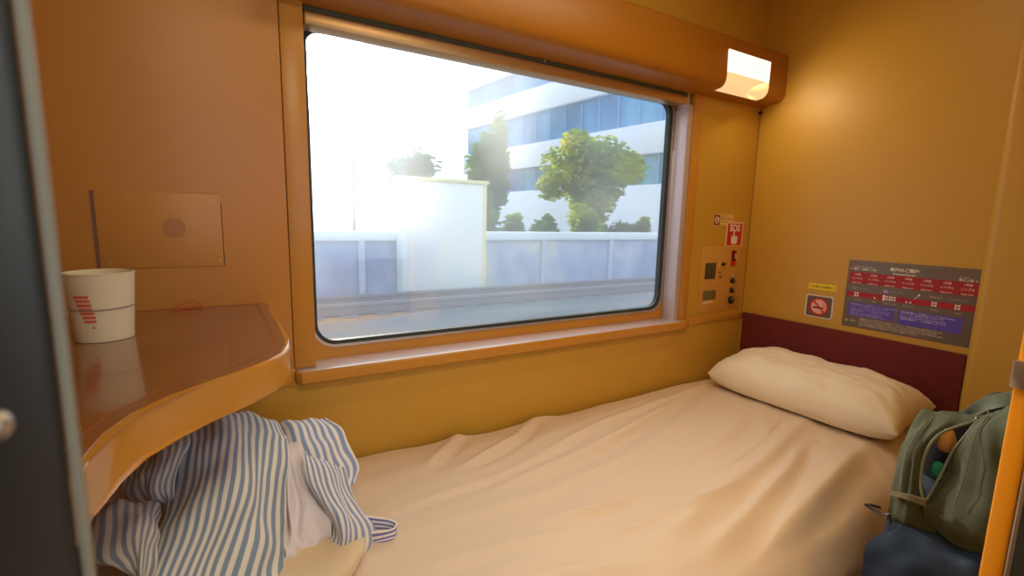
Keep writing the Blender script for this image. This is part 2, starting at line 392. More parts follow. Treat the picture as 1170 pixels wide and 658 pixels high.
# sill
bm = newbm(); prism(bm, [(0.107, 0.0575), (0.107, -0.022), (0.118, -0.032), (1.40, -0.032), (1.425, -0.028), (1.452, -0.006), (1.452, -0.0005), (1.397, -0.0005), (1.397, 0.0575)], 0.766, 0.795, bevel=0.004)
sill = struct(obj('window_sill', bm, TRIM))
bm = newbm(); prism(bm, [(0.112, 0.057), (0.112, -0.018), (0.120, -0.028), (1.398, -0.028), (1.396, 0.057)], 0.7945, 0.7958, bevel=0.0004); obj('sill_reflection', bm, mat('sill_sheen', rgb(206, 188, 190), 0.24, spec=1.0, coat=0.6), sill)  # pale layer paints the whitish reflection onto the orange sill top
struct(bx('trim_1', (1.452, XE-0.0005, -0.008, -0.0002, 0.772, 0.800), TRIM, bevel=0.002))
struct(bx('trim_2', (XL+0.001, 0.107, -0.008, -0.0002, 0.760, 0.800), TRIM, bevel=0.002))
# left wall board above the rail, its seam a dark joint
struct(bx('trim_3', (0.1052, 0.1066, -0.0040, -0.0002, 0.800, 1.590), mat('joint_brown', rgb(110, 70, 36), 0.8)))
bm = newbm(); box(bm, 0.107, 0.1525, -0.006, -0.0002, 0.800, 1.64, bevel=0.001); struct(obj('trim_4', bm, TRIM))
bm = newbm(); box(bm, XL+0.001, 0.1050, -0.006, -0.0002, 0.800, 1.90, bevel=0.0015); struct(obj('wall_panel', bm, mat('left_board', rgb(194, 132, 60), 0.4, nscale=3, namt=0.03)))
struct(bx('trim_5', (XE-0.0035, XE-0.0004, -0.003, -0.0002, 0.801, 1.589), mat('corner_joint', rgb(156, 108, 46), 0.7)))

# ---- overhead beam (structure) with the blind rail under it
prof = [(-0.0002, 1.806), (-0.060, 1.772)]
for k in range(7):
    t = k/6*PI/2*0.75; prof.append((-0.062 - 0.030*math.sin(t), 1.742 + 0.028*math.cos(t)))
prof += [(-0.092, 1.640)]
for k in range(7):
    t = k/6*PI/2; prof.append((-0.068 - 0.024*math.cos(t), 1.632 - 0.032*math.sin(t)))
prof += [(-0.0002, 1.590)]
bm = newbm(); lx0, lx1 = 1.452, 1.672
prism(bm, prof, 0.108, XE-0.0008, 'x'); beam = struct(obj('trim_6', bm, BEAM))

# ---- roller blind rail: a thing
rl = thing('blind_rail', 'long bronze-coloured roller blind rail with dark groove above the train window', 'blind rail', (0.155, 0.02, 1.56))
def rel(o, par):  # keep world placement under a translated empty
    o.parent = par; o.matrix_local = par.matrix_world.inverted() if par.rotation_euler.to_quaternion().angle > 1e-6 else Matrix.Translation(-par.location); return o
bm = newbm(); box(bm, 0.156, 1.370, 0.004, 0.050, 1.552, 1.580, bevel=0.004); rel(obj('rail_body', bm, BRASS), rl)
bm = newbm(); box(bm, 0.156, 1.372, 0.008, 0.052, 1.5805, 1.592); rel(obj('groove', bm, GROOVE), rl)
bm = newbm(); box(bm, 0.156, 1.372, 0.004, 0.0075, 1.591, 1.597, bevel=0.001); rel(obj('lip', bm, BRASS), rl)
bm = newbm(); box(bm, 1.3705, 1.378, 0.001, 0.054, 1.548, 1.597, bevel=0.003); rel(obj('end_cap', bm, ALUP), rl)
bm = newbm(); cyl(bm, (0.772, 0.004, 1.585), 0.003, 0.006, (0, -1, 0)); rel(obj('clip', bm, ALU), rl)

# ---- lamp let into the right end of the beam
lm = thing('reading_lamp', 'lit white wedge shaped reading lamp at the right end of the overhead beam', 'lamp', (1.56, -0.09, 1.66))
bm = newbm(); prism(bm, [(-0.0935, 1.718), (-0.0935, 1.648), (-0.086, 1.648), (-0.086, 1.718)], 1.438, 1.672, 'x'); rel(obj('diffuser', bm, LAMP), lm)
lo_ = [(-0.068 - 0.0255*math.cos(t), 1.632 - 0.0335*math.sin(t)) for t in [k/6*PI/2 for k in range(7)]]
bm = newbm(); prism(bm, [(-0.0935, 1.6478)] + lo_ + [(-0.040, 1.5965), (-0.040, 1.602), (-0.064, 1.608), (-0.084, 1.632), (-0.086, 1.6478)], 1.438, 1.672, 'x')
o_ = rel(obj('lower_lens', bm, mat('lamp_lens', rgb(240, 205, 140), 0.9, spec=0.1, emit=(1.0, 0.72, 0.36, 1), estr=0.75)), lm); o_['label'] = 'dimmer cream lower lens'
bm = newbm(); box(bm, 1.434, 1.676, -0.0945, -0.0915, 1.7185, 1.722, bevel=0.001); rel(obj('bezel', bm, BEAM), lm)
pl = light('reading_lamp_glow', 'AREA', (1.555, -0.102, 1.62), 1.0, (1.0, 0.82, 0.50), 0.2, 0.09, direction=(0.25, -0.7, -0.7))
bm = newbm(); cyl(bm, (1.765, -0.006, 1.572), 0.005, 0.012, (0, -1, 0)); tag(obj('screw_hook', bm, BLACK), 'small dark hook under the beam in the wall corner', 'hook')

# ---- headboard
bm = newbm(); box(bm, XE-0.014, XE-0.0006, -0.698, -0.014, 0.40, 0.797, bevel=0.004)
tag(obj('headboard', bm, MAROON), 'dark maroon padded headboard panel behind the white pillow', 'headboard')

# ================================================================ DOORWAY
bm = newbm(); box(bm, 0.765, 0.785, -1.018, -0.998, 0, 1.95, bevel=0.002); dp_ = struct(obj('trim_7', bm, POST))
bm = newbm(); box(bm, 0.757, 0.7645, -1.012, -0.996, 0.972, 1.004, bevel=0.0015); sp_ = obj('strike_box', bm, STEEL, dp_)
bm = newbm(); box(bm, 0.760, 0.785, -1.040, -1.0185, 0, 1.95, bevel=0.003); struct(obj('trim_8', bm, mat('dark_jamb', rgb(62, 66, 58), 0.4, 0.4)))
bm = newbm(); box(bm, 0.7575, 0.7595, -1.024, -1.0195, 0.0, 1.95, bevel=0.0008); struct(obj('trim_9', bm, STEEL))
bm = newbm(); box(bm, -0.116, -0.0375, -1.055, -1.001, 0.0, 1.949, bevel=0.003); d1 = struct(obj('door_1', bm, DOORM))
bm = newbm(); box(bm, -0.0378, -0.0352, -1.0035, -1.000, 0.0, 1.949, bevel=0.002); obj('edge_strip', bm, DOOREDGE, d1)
bm = newbm(); blob(bm, (-0.0372, -1.0385, 1.1125), (0.0022, 0.0026, 0.0026), e=1.0, nseg=20, nring=12); obj('knob', bm, STEEL, d1)

# ================================================================ WALL FITTINGS
UX = (1, 0, 0)
# speaker panel on the left board
mw = frame((-0.215, -0.0061, 1.040), UX)
sp = thing('speaker_panel', 'flush orange wall speaker panel with round grille of tiny holes above the desk', 'speaker', mw=mw)
bm = newbm(); box(bm, 0, 0.197, 0, 0.145, 0, 0.0022, bevel=0.0008); obj('plate', bm, SPK, sp)
bm = newbm(); box(bm, -0.0055, -0.0012, 0.0, 0.145, 0, 0.0012); obj('hinge_gap', bm, mat('hinge_shadow_strip', rgb(120, 84, 84), 0.6), sp)
bm = newbm(); box(bm, 0.1972, 0.1984, 0.0, 0.130, 0, 0.0006); obj('joint', bm, DARK, sp)
bm = newbm(); k = 0
for i in range(-9, 10):
    for j in range(-9, 10):
        a = i*0.0040 + (0.0020 if j % 2 else 0); b_ = j*0.00346
        if a*a + b_*b_ < 0.0205**2 and abs(a) < 0.0185:
            cyl(bm, (0.117+a, 0.078+b_, 0.0021), 0.00125, 0.0003, n=6)
obj('grille', bm, HOLE, sp)
for (a, b_) in ((0.014, 0.128), (0.188, 0.131), (0.014, 0.010), (0.190, 0.012)):
    bm = newbm(); cyl(bm, (a, b_, 0.002), 0.0022, 0.0009, n=14, r2=0.0014); obj('screw', bm, ALU, sp)

# control panel in the right corner
mw = frame((1.500, -0.0002, 0.812), UX)
cp = thing('control_panel', 'orange bedside control panel with clock display, knobs and red emergency switch', 'control panel', mw=mw)
bm = newbm(); box(bm, 0, 0.258, 0, 0.252, 0, 0.003, bevel=0.001); obj('plate', bm, PLATE, cp)
bm = newbm(); box(bm, 0.026, 0.088, 0.128, 0.190, 0.003, 0.0045, bevel=0.0006); obj('clock_display', bm, SCREEN, cp)
bm = newbm(); box(bm, 0.024, 0.100, 0.048, 0.084, 0.003, 0.0045, bevel=0.0006); obj('speaker_slot', bm, mat('slot_grey', rgb(110, 100, 60), 0.5), cp)
bm = newbm(); box(bm, 0.104, 0.142, 0.172, 0.190, 0.003, 0.0035); box(bm, 0.102, 0.140, 0.146, 0.154, 0.003, 0.0035); obj('label_plate', bm, mat('tan_print', rgb(220, 175, 110), 0.5), cp)
bm = newbm(); box(bm, 0.118, 0.140, 0.176, 0.189, 0.0035, 0.008, bevel=0.001); obj('key_switch', bm, BLACK, cp)
bm = newbm(); cyl(bm, (0.118, 0.134, 0.003), 0.004, 0.003, n=14); obj('button', bm, BLACK, cp)
bm = newbm(); textbm(bm, 'TIME SET', 0.0085, 0.101, 0.1475, 0.0036, 0.0002); obj('lettering', bm, BLACK, cp)
bm = newbm(); textbm(bm, 'ALARM  VOL', 0.010, 0.028, 0.034, 0.0031, 0.0003); obj('lettering', bm, WHITE, cp)
for (b_, r) in ((0.116, 0.0105), (0.077, 0.0105), (0.038, 0.015)):
    bm = newbm(); cyl(bm, (0.195, b_, 0.003), r, 0.010, n=28, bev=0.002); kb = obj('knob', bm, BLACK, cp)
    bm = newbm(); box(bm, 0.1942, 0.1958, b_, b_+r*0.8, 0.0129, 0.0134); obj('pointer', bm, WHITE, kb)
bm = newbm(); cyl(bm, (0.195, 0.136, 0.003), 0.0035, 0.002, n=14); obj('indicator_light', bm, WHITE, cp)
bm = newbm(); box(bm, 0.176, 0.206, 0.172, 0.236, 0.003, 0.005, bevel=0.001); rs = obj('emergency_switch', bm, REDP, cp)
bm = newbm(); box(bm, 0.180, 0.203, 0.196, 0.232, 0.005, 0.0075, bevel=0.001); obj('switch_recess', bm, BLACK, rs)
bm = newbm(); box(bm, 0.190, 0.202, 0.202, 0.224, 0.0075, 0.013, bevel=0.002); obj('toggle', bm, mat('pale_toggle', rgb(214, 150, 130), 0.4), rs)
for (a, b_) in ((0.012, 0.238), (0.246, 0.238), (0.012, 0.012), (0.246, 0.012)):
    bm = newbm(); cyl(bm, (a, b_, 0.003), 0.003, 0.001, n=14); obj('screw', bm, BRASS, cp)

# small advice sticker with crossed ring
mw = frame((1.556, -0.0002, 1.141), UX)
st = thing('advice_sticker', 'small cream sticker with dark square symbol above the control panel', 'sticker', mw=mw)
bm = newbm(); box(bm, 0, 0.120, 0, 0.044, 0, 0.0006); obj('backing', bm, CREAM, st)
bm = newbm(); box(bm, 0.002, 0.036, 0.003, 0.041, 0.0006, 0.0009); obj('symbol_square', bm, mat('dark_red_print', rgb(120, 42, 28), 0.5), st)
bm = newbm(); cyl(bm, (0.019, 0.022, 0.0009), 0.0135, 0.0003, n=28); obj('symbol_disc', bm, PINKP, st)
bm = newbm(); box(bm, -0.010, 0.010, -0.0012, 0.0012, 0.0012, 0.0014, mx=Matrix.Translation((0.019, 0.022, 0)) @ Matrix.Rotation(-PI/4, 4, 'Z')); box(bm, 0.013, 0.025, 0.015, 0.018, 0.0012, 0.0014); obj('symbol', bm, BLACK, st)
bm = newbm()
for q, L in enumerate((0.030, 0.070, 0.074, 0.060)): textbm(bm, ('ご注意', '喫煙はご遠慮ください', 'Please refrain from smoking', 'in this room')[q], 0.0085 if q < 2 else 0.0058, 0.040, 0.034-q*0.010, 0.0007)
obj('lettering', bm, mat('brown_print', rgb(150, 96, 40), 0.5), st)

# SOS sign
mw = frame((1.634, -0.0002, 1.060), UX)
so = thing('sos_sign', 'red SOS sign with white pressing hand above the emergency switch', 'sign', mw=mw)
bm = newbm(); prism(bm, rrect(0, 0.104, 0, 0.098, 0.008), 0.0008, 0.0022); obj('border', bm, PINKP, so)
bm = newbm(); prism(bm, rrect(0.008, 0.096, 0.007, 0.091, 0.004), 0.0022, 0.0026); obj('field', bm, REDP, so)
bm = newbm(); textbm(bm, 'SOS', 0.036, 0.052, 0.062, 0.0028, 0.0012, 'CENTER'); obj('lettering', bm, WHITE, so)
bm = newbm()
prism(bm, [(0.036, 0.012), (0.068, 0.012), (0.072, 0.034), (0.070, 0.040), (0.034, 0.040), (0.032, 0.030)], 0.0026, 0.0030)
for k_ in range(4): box(bm, 0.034+k_*0.0095, 0.0415+k_*0.0095, 0.039, (0.044, 0.054, 0.044, 0.043)[k_], 0.0026, 0.0030)
cyl(bm, (0.048, 0.0575, 0.0026), 0.004, 0.0004, n=16)
obj('hand_symbol', bm, WHITE, so)

# no-smoking sign, yellow label, facility map on the end wall
UY = (0, -1, 0)
mw = frame((XE-0.0002, -0.245, 0.825), UY)
ns = thing('no_smoking_sign', 'square grey no-smoking sign with red crossed ring on the end wall', 'sign', mw=mw)
bm = newbm(); prism(bm, rrect(0, 0.094, 0, 0.082, 0.010), 0.0008, 0.0022); obj('border', bm, mat('pale_border', rgb(214, 196, 176), 0.5), ns)
bm = newbm(); prism(bm, rrect(0.006, 0.088, 0.005, 0.077, 0.007), 0.0022, 0.0026); obj('field', bm, NSG, ns)
bm = newbm(); cyl(bm, (0.047, 0.041, 0.0026), 0.030, 0.0004, n=40); obj('disc', bm, mat('pink_disc', rgb(236, 176, 160), 0.5), ns)
bm = newbm(); ring(bm, [(0.047+0.031*math.cos(2*PI*k/40), 0.041+0.031*math.sin(2*PI*k/40)) for k in range(40)], [(0.047+0.0255*math.cos(2*PI*k/40), 0.041+0.0255*math.sin(2*PI*k/40)) for k in range(40)], 0.0030, 0.0034, 'z')
box(bm, -0.028, 0.028, -0.0027, 0.0027, 0.0036, 0.0039, mx=Matrix.Translation((0.047, 0.041, 0)) @ Matrix.Rotation(-PI/4, 4, 'Z')); obj('crossed_ring', bm, REDP, ns)
bm = newbm(); box(bm, 0.028, 0.060, 0.034, 0.0395, 0.0031, 0.0034); box(bm, 0.062, 0.066, 0.034, 0.0395, 0.0031, 0.0034)
tube(bm, [(0.064, 0.042, 0.0033), (0.066, 0.047, 0.0033), (0.060, 0.050, 0.0033), (0.062, 0.055, 0.0033)], 0.0008, 5); obj('cigarette_symbol', bm, BLACK, ns)
mw = frame((XE-0.0002, -0.249, 0.926), UY)
yl = thing('yellow_label', 'narrow yellow text label above the no-smoking sign', 'label', mw=mw)
bm = newbm(); box(bm, 0, 0.092, 0, 0.021, 0, 0.0006); obj('backing', bm, YEL, yl)
bm = newbm(); textbm(bm, 'この個室は禁煙です', 0.0098, 0.046, 0.0068, 0.0007, 0.0001, 'CENTER'); obj('lettering', bm, BROWNT, yl)

MW_, MH_ = 0.331, 0.224
mw = frame((XE-0.0002, -0.3695, 0.8165), UY)
mp = thing('facility_map', 'wide grey train facility map with red coach diagrams and two blue boxes', 'sign', mw=mw)
bm = newbm(); box(bm, 0, MW_, 0, MH_, 0, 0.0016, bevel=0.0004); obj('board', bm, MAPG, mp)
def mu(u): return u*MW_
def mv(v): return (1-v)*MH_
bm = newbm(); textbm(bm, '車内のご案内', 0.0125, mu(0.465), mv(0.115), 0.0017, 0.0004, 'CENTER'); textbm(bm, 'Onboard Service', 0.0085, mu(0.465), mv(0.165), 0.0017, 0.0002, 'CENTER')
textbm(bm, 'for TAKAMATSU / IZUMOSHI', 0.0045, mu(0.04), mv(0.10), 0.0017); textbm(bm, '← 高松・出雲市方面', 0.0080, mu(0.02), mv(0.140), 0.0017, 0.0002)
textbm(bm, 'for TOKYO', 0.0045, mu(0.86), mv(0.125), 0.0017); textbm(bm, '東京方面 →', 0.0080, mu(0.855), mv(0.165), 0.0017, 0.0002)
obj('title_lettering', bm, MAPT, mp)
bm = newbm(); box(bm, mu(0.02), mu(0.995), mv(0.345), mv(0.175), 0.0016, 0.0019); cb = obj('coach_table', bm, MAPR, mp)
bm = newbm()
for k_ in range(1, 7): box(bm, mu(0.02+0.139*k_)-0.0007, mu(0.02+0.139*k_)+0.0007, mv(0.345), mv(0.175), 0.0019, 0.0021)
for v in (0.232, 0.288): box(bm, mu(0.02), mu(0.995), mv(v)-0.0004, mv(v)+0.0004, 0.0019, 0.0021)
obj('grid_lines', bm, MAPL, cb)
bm = newbm()
for k_ in range(7):
    for q in range(3): textbm(bm, ('%d号車' % (7-k_), 'シングル', 'Single room')[q], (0.0075, 0.0078, 0.0056)[q], mu(0.09+0.139*k_), mv(0.222+0.057*q), 0.0020, 0.0001, 'CENTER')
obj('coach_lettering', bm, MAPT, cb)
bm = newbm()
for (a, b_) in ((0.015, 0.075), (0.15, 0.25), (0.275, 0.32), (0.45, 0.50), (0.57, 0.685), (0.745, 0.85), (0.90, 0.99)): box(bm, mu(a), mu(b_), mv(0.545), mv(0.465), 0.0016, 0.0019)
box(bm, mu(0.015), mu(0.99), mv(0.540), mv(0.470), 0.0016, 0.00175); obj('coach_strip', bm, MAPR, mp)
for c_ in (0.10, 0.37, 0.41, 0.715, 0.875):
    bm = newbm()
    for (a, b_) in ((-0.018, 0.487), (0.004, 0.487), (-0.018, 0.523), (0.004, 0.523)): box(bm, mu(c_+a), mu(c_+a+0.015), mv(b_+0.012), mv(b_-0.012), 0.0019, 0.0022)
    obj('pictogram', bm, WHITE, mp)
bx('pictogram', (mu(0.325), mu(0.345), mv(0.545), mv(0.465), 0.0019, 0.0022), WHITE, mp)
for c_ in (0.26, 0.515, 0.545):
    bm = newbm(); cyl(bm, (mu(c_), mv(0.525), 0.0019), 0.0028, 0.0003, n=10); obj('pictogram', bm, WHITE, mp)
bm = newbm(); tube(bm, [(mu(0.57), mv(0.475), 0.002), (mu(0.60), mv(0.415), 0.002)], 0.0008, 5); cyl(bm, (mu(0.60), mv(0.41), 0.0017), 0.003, 0.0004, n=12); obj('pictogram', bm, WHITE, mp)
bm = newbm()
for c_, s_ in ((0.12, '洗面所・トイレ'), (0.42, 'シャワー室'), (0.72, '自動販売機'), (0.88, 'ミニラウンジ')):
    textbm(bm, s_, 0.0066, mu(c_), mv(0.425), 0.0017, 0.0001, 'CENTER')
for c_, s_ in ((0.12, 'Lavatory'), (0.26, 'Mail'), (0.39, 'Shower room'), (0.53, 'Telephone'), (0.72, 'Vending'), (0.88, 'Lounge')):
    textbm(bm, s_, 0.0062, mu(c_), mv(0.59), 0.0017, 0.0001, 'CENTER')
obj('caption_lettering', bm, mat('map_caption', rgb(176, 164, 146), 0.5), mp)
bm = newbm(); box(bm, mu(0.325), mu(0.36), mv(0.435), mv(0.39), 0.0016, 0.0019); obj('blue_tag', bm, MAPB2, mp)
for (a, b_, v0, v1, nl) in ((0.045, 0.435, 0.625, 0.825, 6), (0.465, 0.925, 0.640, 0.845, 4)):
    bm = newbm(); prism(bm, rrect(mu(a), mu(b_), mv(v1), mv(v0), 0.003, 4), 0.0016, 0.0019); bb = obj('notice_box', bm, MAPB, mp)
    bm = newbm()
    for q in range(nl): textbm(bm, ('車内設備のご利用について Information', 'シャワーのご利用は１回６分までです', 'Shower cards are sold at the vending corner', '自動販売機は３・１０号車にございます', 'Please keep your room key with you', 'お休み前に車内放送をお聞きください')[q], 0.0076 if q == 0 else 0.0062, mu(a+0.018), mv(v0+0.040+q*0.030), 0.0020, 0.0001)
    obj('lettering', bm, MAPB2 if nl == 6 else mat('map_text_pale', rgb(196, 180, 225), 0.5), bb)
bm = newbm(); cyl(bm, (mu(0.038), mv(0.905), 0.0016), 0.0042, 0.0003, n=18); obj('green_dot', bm, mat('lime_print', rgb(170, 180, 40), 0.5), mp)
bm = newbm(); textbm(bm, 'お願い', 0.0070, mu(0.07), mv(0.915), 0.0017, 0.0002)
for q, s_ in enumerate(('貴重品は必ずお手元にお持ちください。 Please keep valuables with you.', 'Smoking is not permitted in this room, the corridors and the vestibules.', 'In an emergency press the SOS button and the conductor will attend to you.', 'お降りの際はお忘れ物のないようご注意ください。')):
    textbm(bm, s_, 0.0070, mu(0.155), mv(0.875+q*0.030), 0.0017, 0.0001)
obj('footer_lettering', bm, mat('map_footer', rgb(196, 186, 170), 0.5), mp)

# ================================================================ DESK
out = [(XL+0.002, -0.0065), (0.057, -0.0065), (0.062, -0.12), (0.066, -0.25), (0.067, -0.36), (0.064, -0.405), (0.055, -0.437), (0.038, -0.465), (0.012, -0.492),
       (-0.030, -0.530), (-0.062, -0.560), (-0.088, -0.598), (-0.101, -0.640), (-0.106, -0.690), (-0.108, -0.78), (XL+0.002, -0.78)]
dk = thing('corner_desk', 'glossy brown corner desk top with rounded orange edge above the striped robe', 'desk', (-0.2, -0.3, 0.957))
bm = newbm(); prism(bm, out[::-1], 0.910, 0.957, bevel=0.004); rel(obj('desk_top', bm, DESKEDGE), dk)
def inset(poly, d):
    c = []; n = len(poly)
    for i in range(n):
        p0, p1, p2 = Vector(poly[i-1]), Vector(poly[i]), Vector(poly[(i+1) % n])
        e1 = (p1-p0).normalized(); e2 = (p2-p1).normalized(); n1 = Vector((e1.y, -e1.x)); n2 = Vector((e2.y, -e2.x))
        nn = (n1+n2).normalized(); c.append(tuple(p1 + nn*d/max(0.4, nn.dot(n1))))
    return c
bm = newbm(); prism(bm, inset(out, 0.006)[::-1], 0.9568, 0.9578); rel(obj('laminate', bm, DESK), dk)
bm = newbm(); ins = inset(out, 0.020); ins2 = inset(out, 0.024)
ring(bm, ins, ins2, 0.9577, 0.9582, 'z'); rel(obj('inlay_line', bm, mat('inlay', rgb(150, 84, 44), 0.3)), dk)

# paper cup
cu = thing('paper_cup', 'white paper cup with faint red stripes standing on the glossy desk', 'cup', (-0.174, -0.240, 0.9583))
bm = newbm(); n = 48; rb, rt, h = 0.0345, 0.0415, 0.100
prof_ = [(0.0, 0.003), (rb-0.003, 0.003), (rb, 0.0), (rb+0.0005, 0.002)] + [(rb + (rt-rb)*t, h*t) for t in (0.1, 0.3, 0.5, 0.7, 0.9, 0.985)] + [(rt+0.0006, h-0.001), (rt+0.0006, h+0.0005), (rt-0.0005, h+0.0008), (rt-0.0018, h-0.003), (rb-0.001, 0.004), (0.0, 0.004)]
rings = []
for (r, z) in prof_:
    if r == 0: rings.append([bm.verts.new((0, 0, z))])
    else: rings.append([bm.verts.new((r*math.cos(2*PI*k/n), r*math.sin(2*PI*k/n), z)) for k in range(n)])
for A_, B_ in zip(rings, rings[1:]):
    for k in range(n):
        j = (k+1) % n
        if len(A_) == 1: bm.faces.new((A_[0], B_[k], B_[j]))
        elif len(B_) == 1: bm.faces.new((A_[k], B_[0], A_[j]))
        else: bm.faces.new((A_[k], A_[j], B_[j], B_[k]))
obj('cup_body', bm, CUPM, cu)
def on_cup(t, ang, off=0.0006):
    r = rb + (rt-rb)*t + off; return Vector((r*math.cos(ang), r*math.sin(ang), h*t))
bm = newbm(); tube(bm, [on_cup(0.50, 2*PI*k/48, 0.0008) + Vector((0, 0, 0.0015*math.sin(2*PI*k/48))) for k in range(48)], 0.0009, 6, True); obj('rubber_band', bm, BAND, cu)
bm = newbm()
def cup_strip(a0, a1, t0, t1):
    m_ = 8; lo = [bm.verts.new(on_cup(t0, a0+(a1-a0)*k/m_)) for k in range(m_+1)]; hi = [bm.verts.new(on_cup(t1, a0+(a1-a0)*k/m_)) for k in range(m_+1)]
    for k in range(m_): bm.faces.new((lo[k], lo[k+1], hi[k+1], hi[k]))
base = math.atan2(-0.908, 0.168) - 0.25
for k_ in range(7): cup_strip(base - 0.62 + 0.045*k_, base - 0.12 + 0.03*k_ if k_ < 5 else base + 0.03, 0.66 - 0.06*k_, 0.70 - 0.06*k_)
cup_strip(base-0.12, base-0.03, 0.215, 0.245)
obj('red_print', bm, MARK, cu)

# red thread loop on the desk
bm = newbm(); tube(bm, [(-0.112, -0.035, 0.9592), (-0.098, -0.028, 0.966), (-0.082, -0.022, 0.9705), (-0.070, -0.020, 0.9700), (-0.062, -0.022, 0.9640), (-0.064, -0.030, 0.9592), (-0.080, -0.034, 0.9590), (-0.100, -0.040, 0.9590)], 0.0009, 6)
tag(obj('thread_loop', bm, STRING), 'thin loop of red thread lying at the back of the desk', 'thread')

# ================================================================ BED
struct_b = thing('berth', 'built-in berth base beneath the pale sheeted mattress', 'bed', (0.6, -0.35, 0))
bm = newbm(); box(bm, XL+0.003, XE-0.015, -0.690, -0.010, 0.0005, 0.40, bevel=0.004); rel(obj('base', bm, TRIM), struct_b)
bm = newbm(); box(bm, XL+0.003, XE-0.016, -0.675, -0.030, 0.401, 0.520, bevel=0.03); rel(obj('mattress', bm, FUTON), struct_b)
creases = [
 ([(1.606, -0.398), (1.177, -0.508), (0.82, -0.57), (0.63, -0.603)], 0.011, 0.030),
 ([(1.549, -0.593), (1.107, -0.652), (0.841, -0.690)], 0.010, 0.028),
 ([(0.488, -0.448), (0.619, -0.468), (0.748, -0.473)], 0.006, 0.014),
 ([(0.539, -0.539), (0.774, -0.562), (1.042, -0.563)], 0.004, 0.010),
 ([(0.695, -0.657), (0.874, -0.634), (1.151, -0.568), (1.396, -0.493)], 0.012, 0.020),
 ([(0.725, -0.70), (1.019, -0.679), (1.393, -0.618)], 0.008, 0.016),
 ([(0.606, -0.227), (0.959, -0.15), (1.558, -0.063)], 0.006, 0.016),
 ([(0.46, -0.301), (0.822, -0.265), (1.36, -0.114)], 0.006, 0.020),
 ([(0.528, -0.010), (0.45, -0.08), (0.36, -0.16)], 0.009, 0.016),
 ([(0.781, -0.008), (0.642, -0.112), (0.421, -0.198)], 0.011, 0.016),
 ([(0.665, -0.283), (0.962, -0.22), (1.465, -0.069)], 0.006, 0.018),
 ([(0.25, -0.35), (0.55, -0.37), (0.9, -0.33), (1.2, -0.24)], 0.004, 0.018),
 ([(0.22, -0.28), (0.5, -0.26), (0.8, -0.20)], 0.004, 0.014),
 ([(0.25, -0.45), (0.40, -0.47), (0.6, -0.52)], 0.004, 0.016),
 ([(0.30, -0.56), (0.45, -0.58), (0.62, -0.64)], 0.005, 0.016),
 ([(0.9, -0.42), (1.2, -0.38), (1.48, -0.28)], 0.004, 0.020),
 ([(0.95, -0.50), (1.25, -0.445), (1.5, -0.36)], 0.004, 0.012)]
def bed_z(x, y):
    z = 0.556 + 0.006*noise.noise(Vector((x*3, y*5, 1.3))) + 0.0022*noise.noise(Vector((x*9, y*16, 4)))
    th = math.atan2(-y+0.02, 1.9-x); rr_ = math.hypot(1.9-x, y); z += 0.0045*min(1, rr_)*noise.noise(Vector((th*13, rr_*1.3, 2.2))) + 0.0022*min(1, rr_)*noise.noise(Vector((th*34, rr_*1.8, 8.2)))
    if y > -0.09:   # sheet sags towards the wall between bumps
        e = (y+0.09)/0.09; z -= e*e*0.022*(1 - 0.8*math.exp(-((x-0.50)/0.05)**2) - 0.95*math.exp(-((x-0.79)/0.05)**2) - 0.7*math.exp(-((x-0.2)/0.25)**2) - 0.4*math.exp(-((x-1.35)/0.2)**2))
    for pts, amp, wd in creases:
        best = 9; tb = 0
        for i in range(len(pts)-1):
            ax, ay = pts[i]; bx_, by = pts[i+1]; dx, dy = bx_-ax, by-ay; L2 = dx*dx+dy*dy
            t = max(0, min(1, ((x-ax)*dx+(y-ay)*dy)/L2)); qx, qy = ax+t*dx-x, ay+t*dy-y; d = math.hypot(qx, qy)
            if d < abs(best): best = d if qy < 0 else -d; tb = (i+t)/(len(pts)-1)
        if abs(best) < wd*4:
            env = min(1, 4*tb+0.05)*min(1, 4*(1-tb)+0.05)
            # a sharp ridge with a soft trough in front of it
            z += 1.25*amp*env*(math.exp(-(best/wd)**2*(1.0 if best > 0 else 2.2)) - 0.6*math.exp(-((best+wd*1.5)/wd)**2))
    return z
bm = newbm(); nx, ny, nd = 460, 140, 34; V = []
x0s, x1s = XL+0.004, XE-0.016
for i in range(nx+1):
    x = x0s + (x1s-x0s)*i/nx; row = []
    yb = -0.012 + 0.010*noise.noise(Vector((x*5, 0, 9))) - 0.010
    yf = -0.705 + 0.008*noise.noise(Vector((x*4, 3, 2)))
    for j in range(ny+1):
        y = yb + (yf-yb)*j/ny; z = bed_z(x, y)
        if y < yf + 0.13: q = (yf+0.13-y)/0.13; z -= 0.050*q**2.2
        if j == 0: row.append(bm.verts.new((x, yb-0.001, z-0.035)))
        row.append(bm.verts.new((x, y, z)))
    zz = row[-1].co.z
    for j in range(1, nd+1):
        t = j/nd; fold = 0.012*math.sin(x*26+2*noise.noise(Vector((x*3, 0, 5)))*3)*t
        row.append(bm.verts.new((x, yf - 0.055*(1-math.exp(-3.5*t)) - 0.002 + fold*0.6 - 0.006*noise.noise(Vector((x*8, t*2, 3))), zz - 0.30*t)))
    V.append(row)
for i in range(nx):
    for j in range(len(V[0])-1): bm.faces.new((V[i][j], V[i+1][j], V[i+1][j+1], V[i][j+1]))
sheet = obj('bed_sheet', bm, SHEET)
sm = sheet.modifiers.new('thickness', 'SOLIDIFY'); sm.thickness = 0.0015; sm.offset = -1
for p in sheet.data.polygons: p.use_smooth = True
tag(sheet, 'wrinkled cream bed sheet spread over the berth below the window', 'bed sheet')

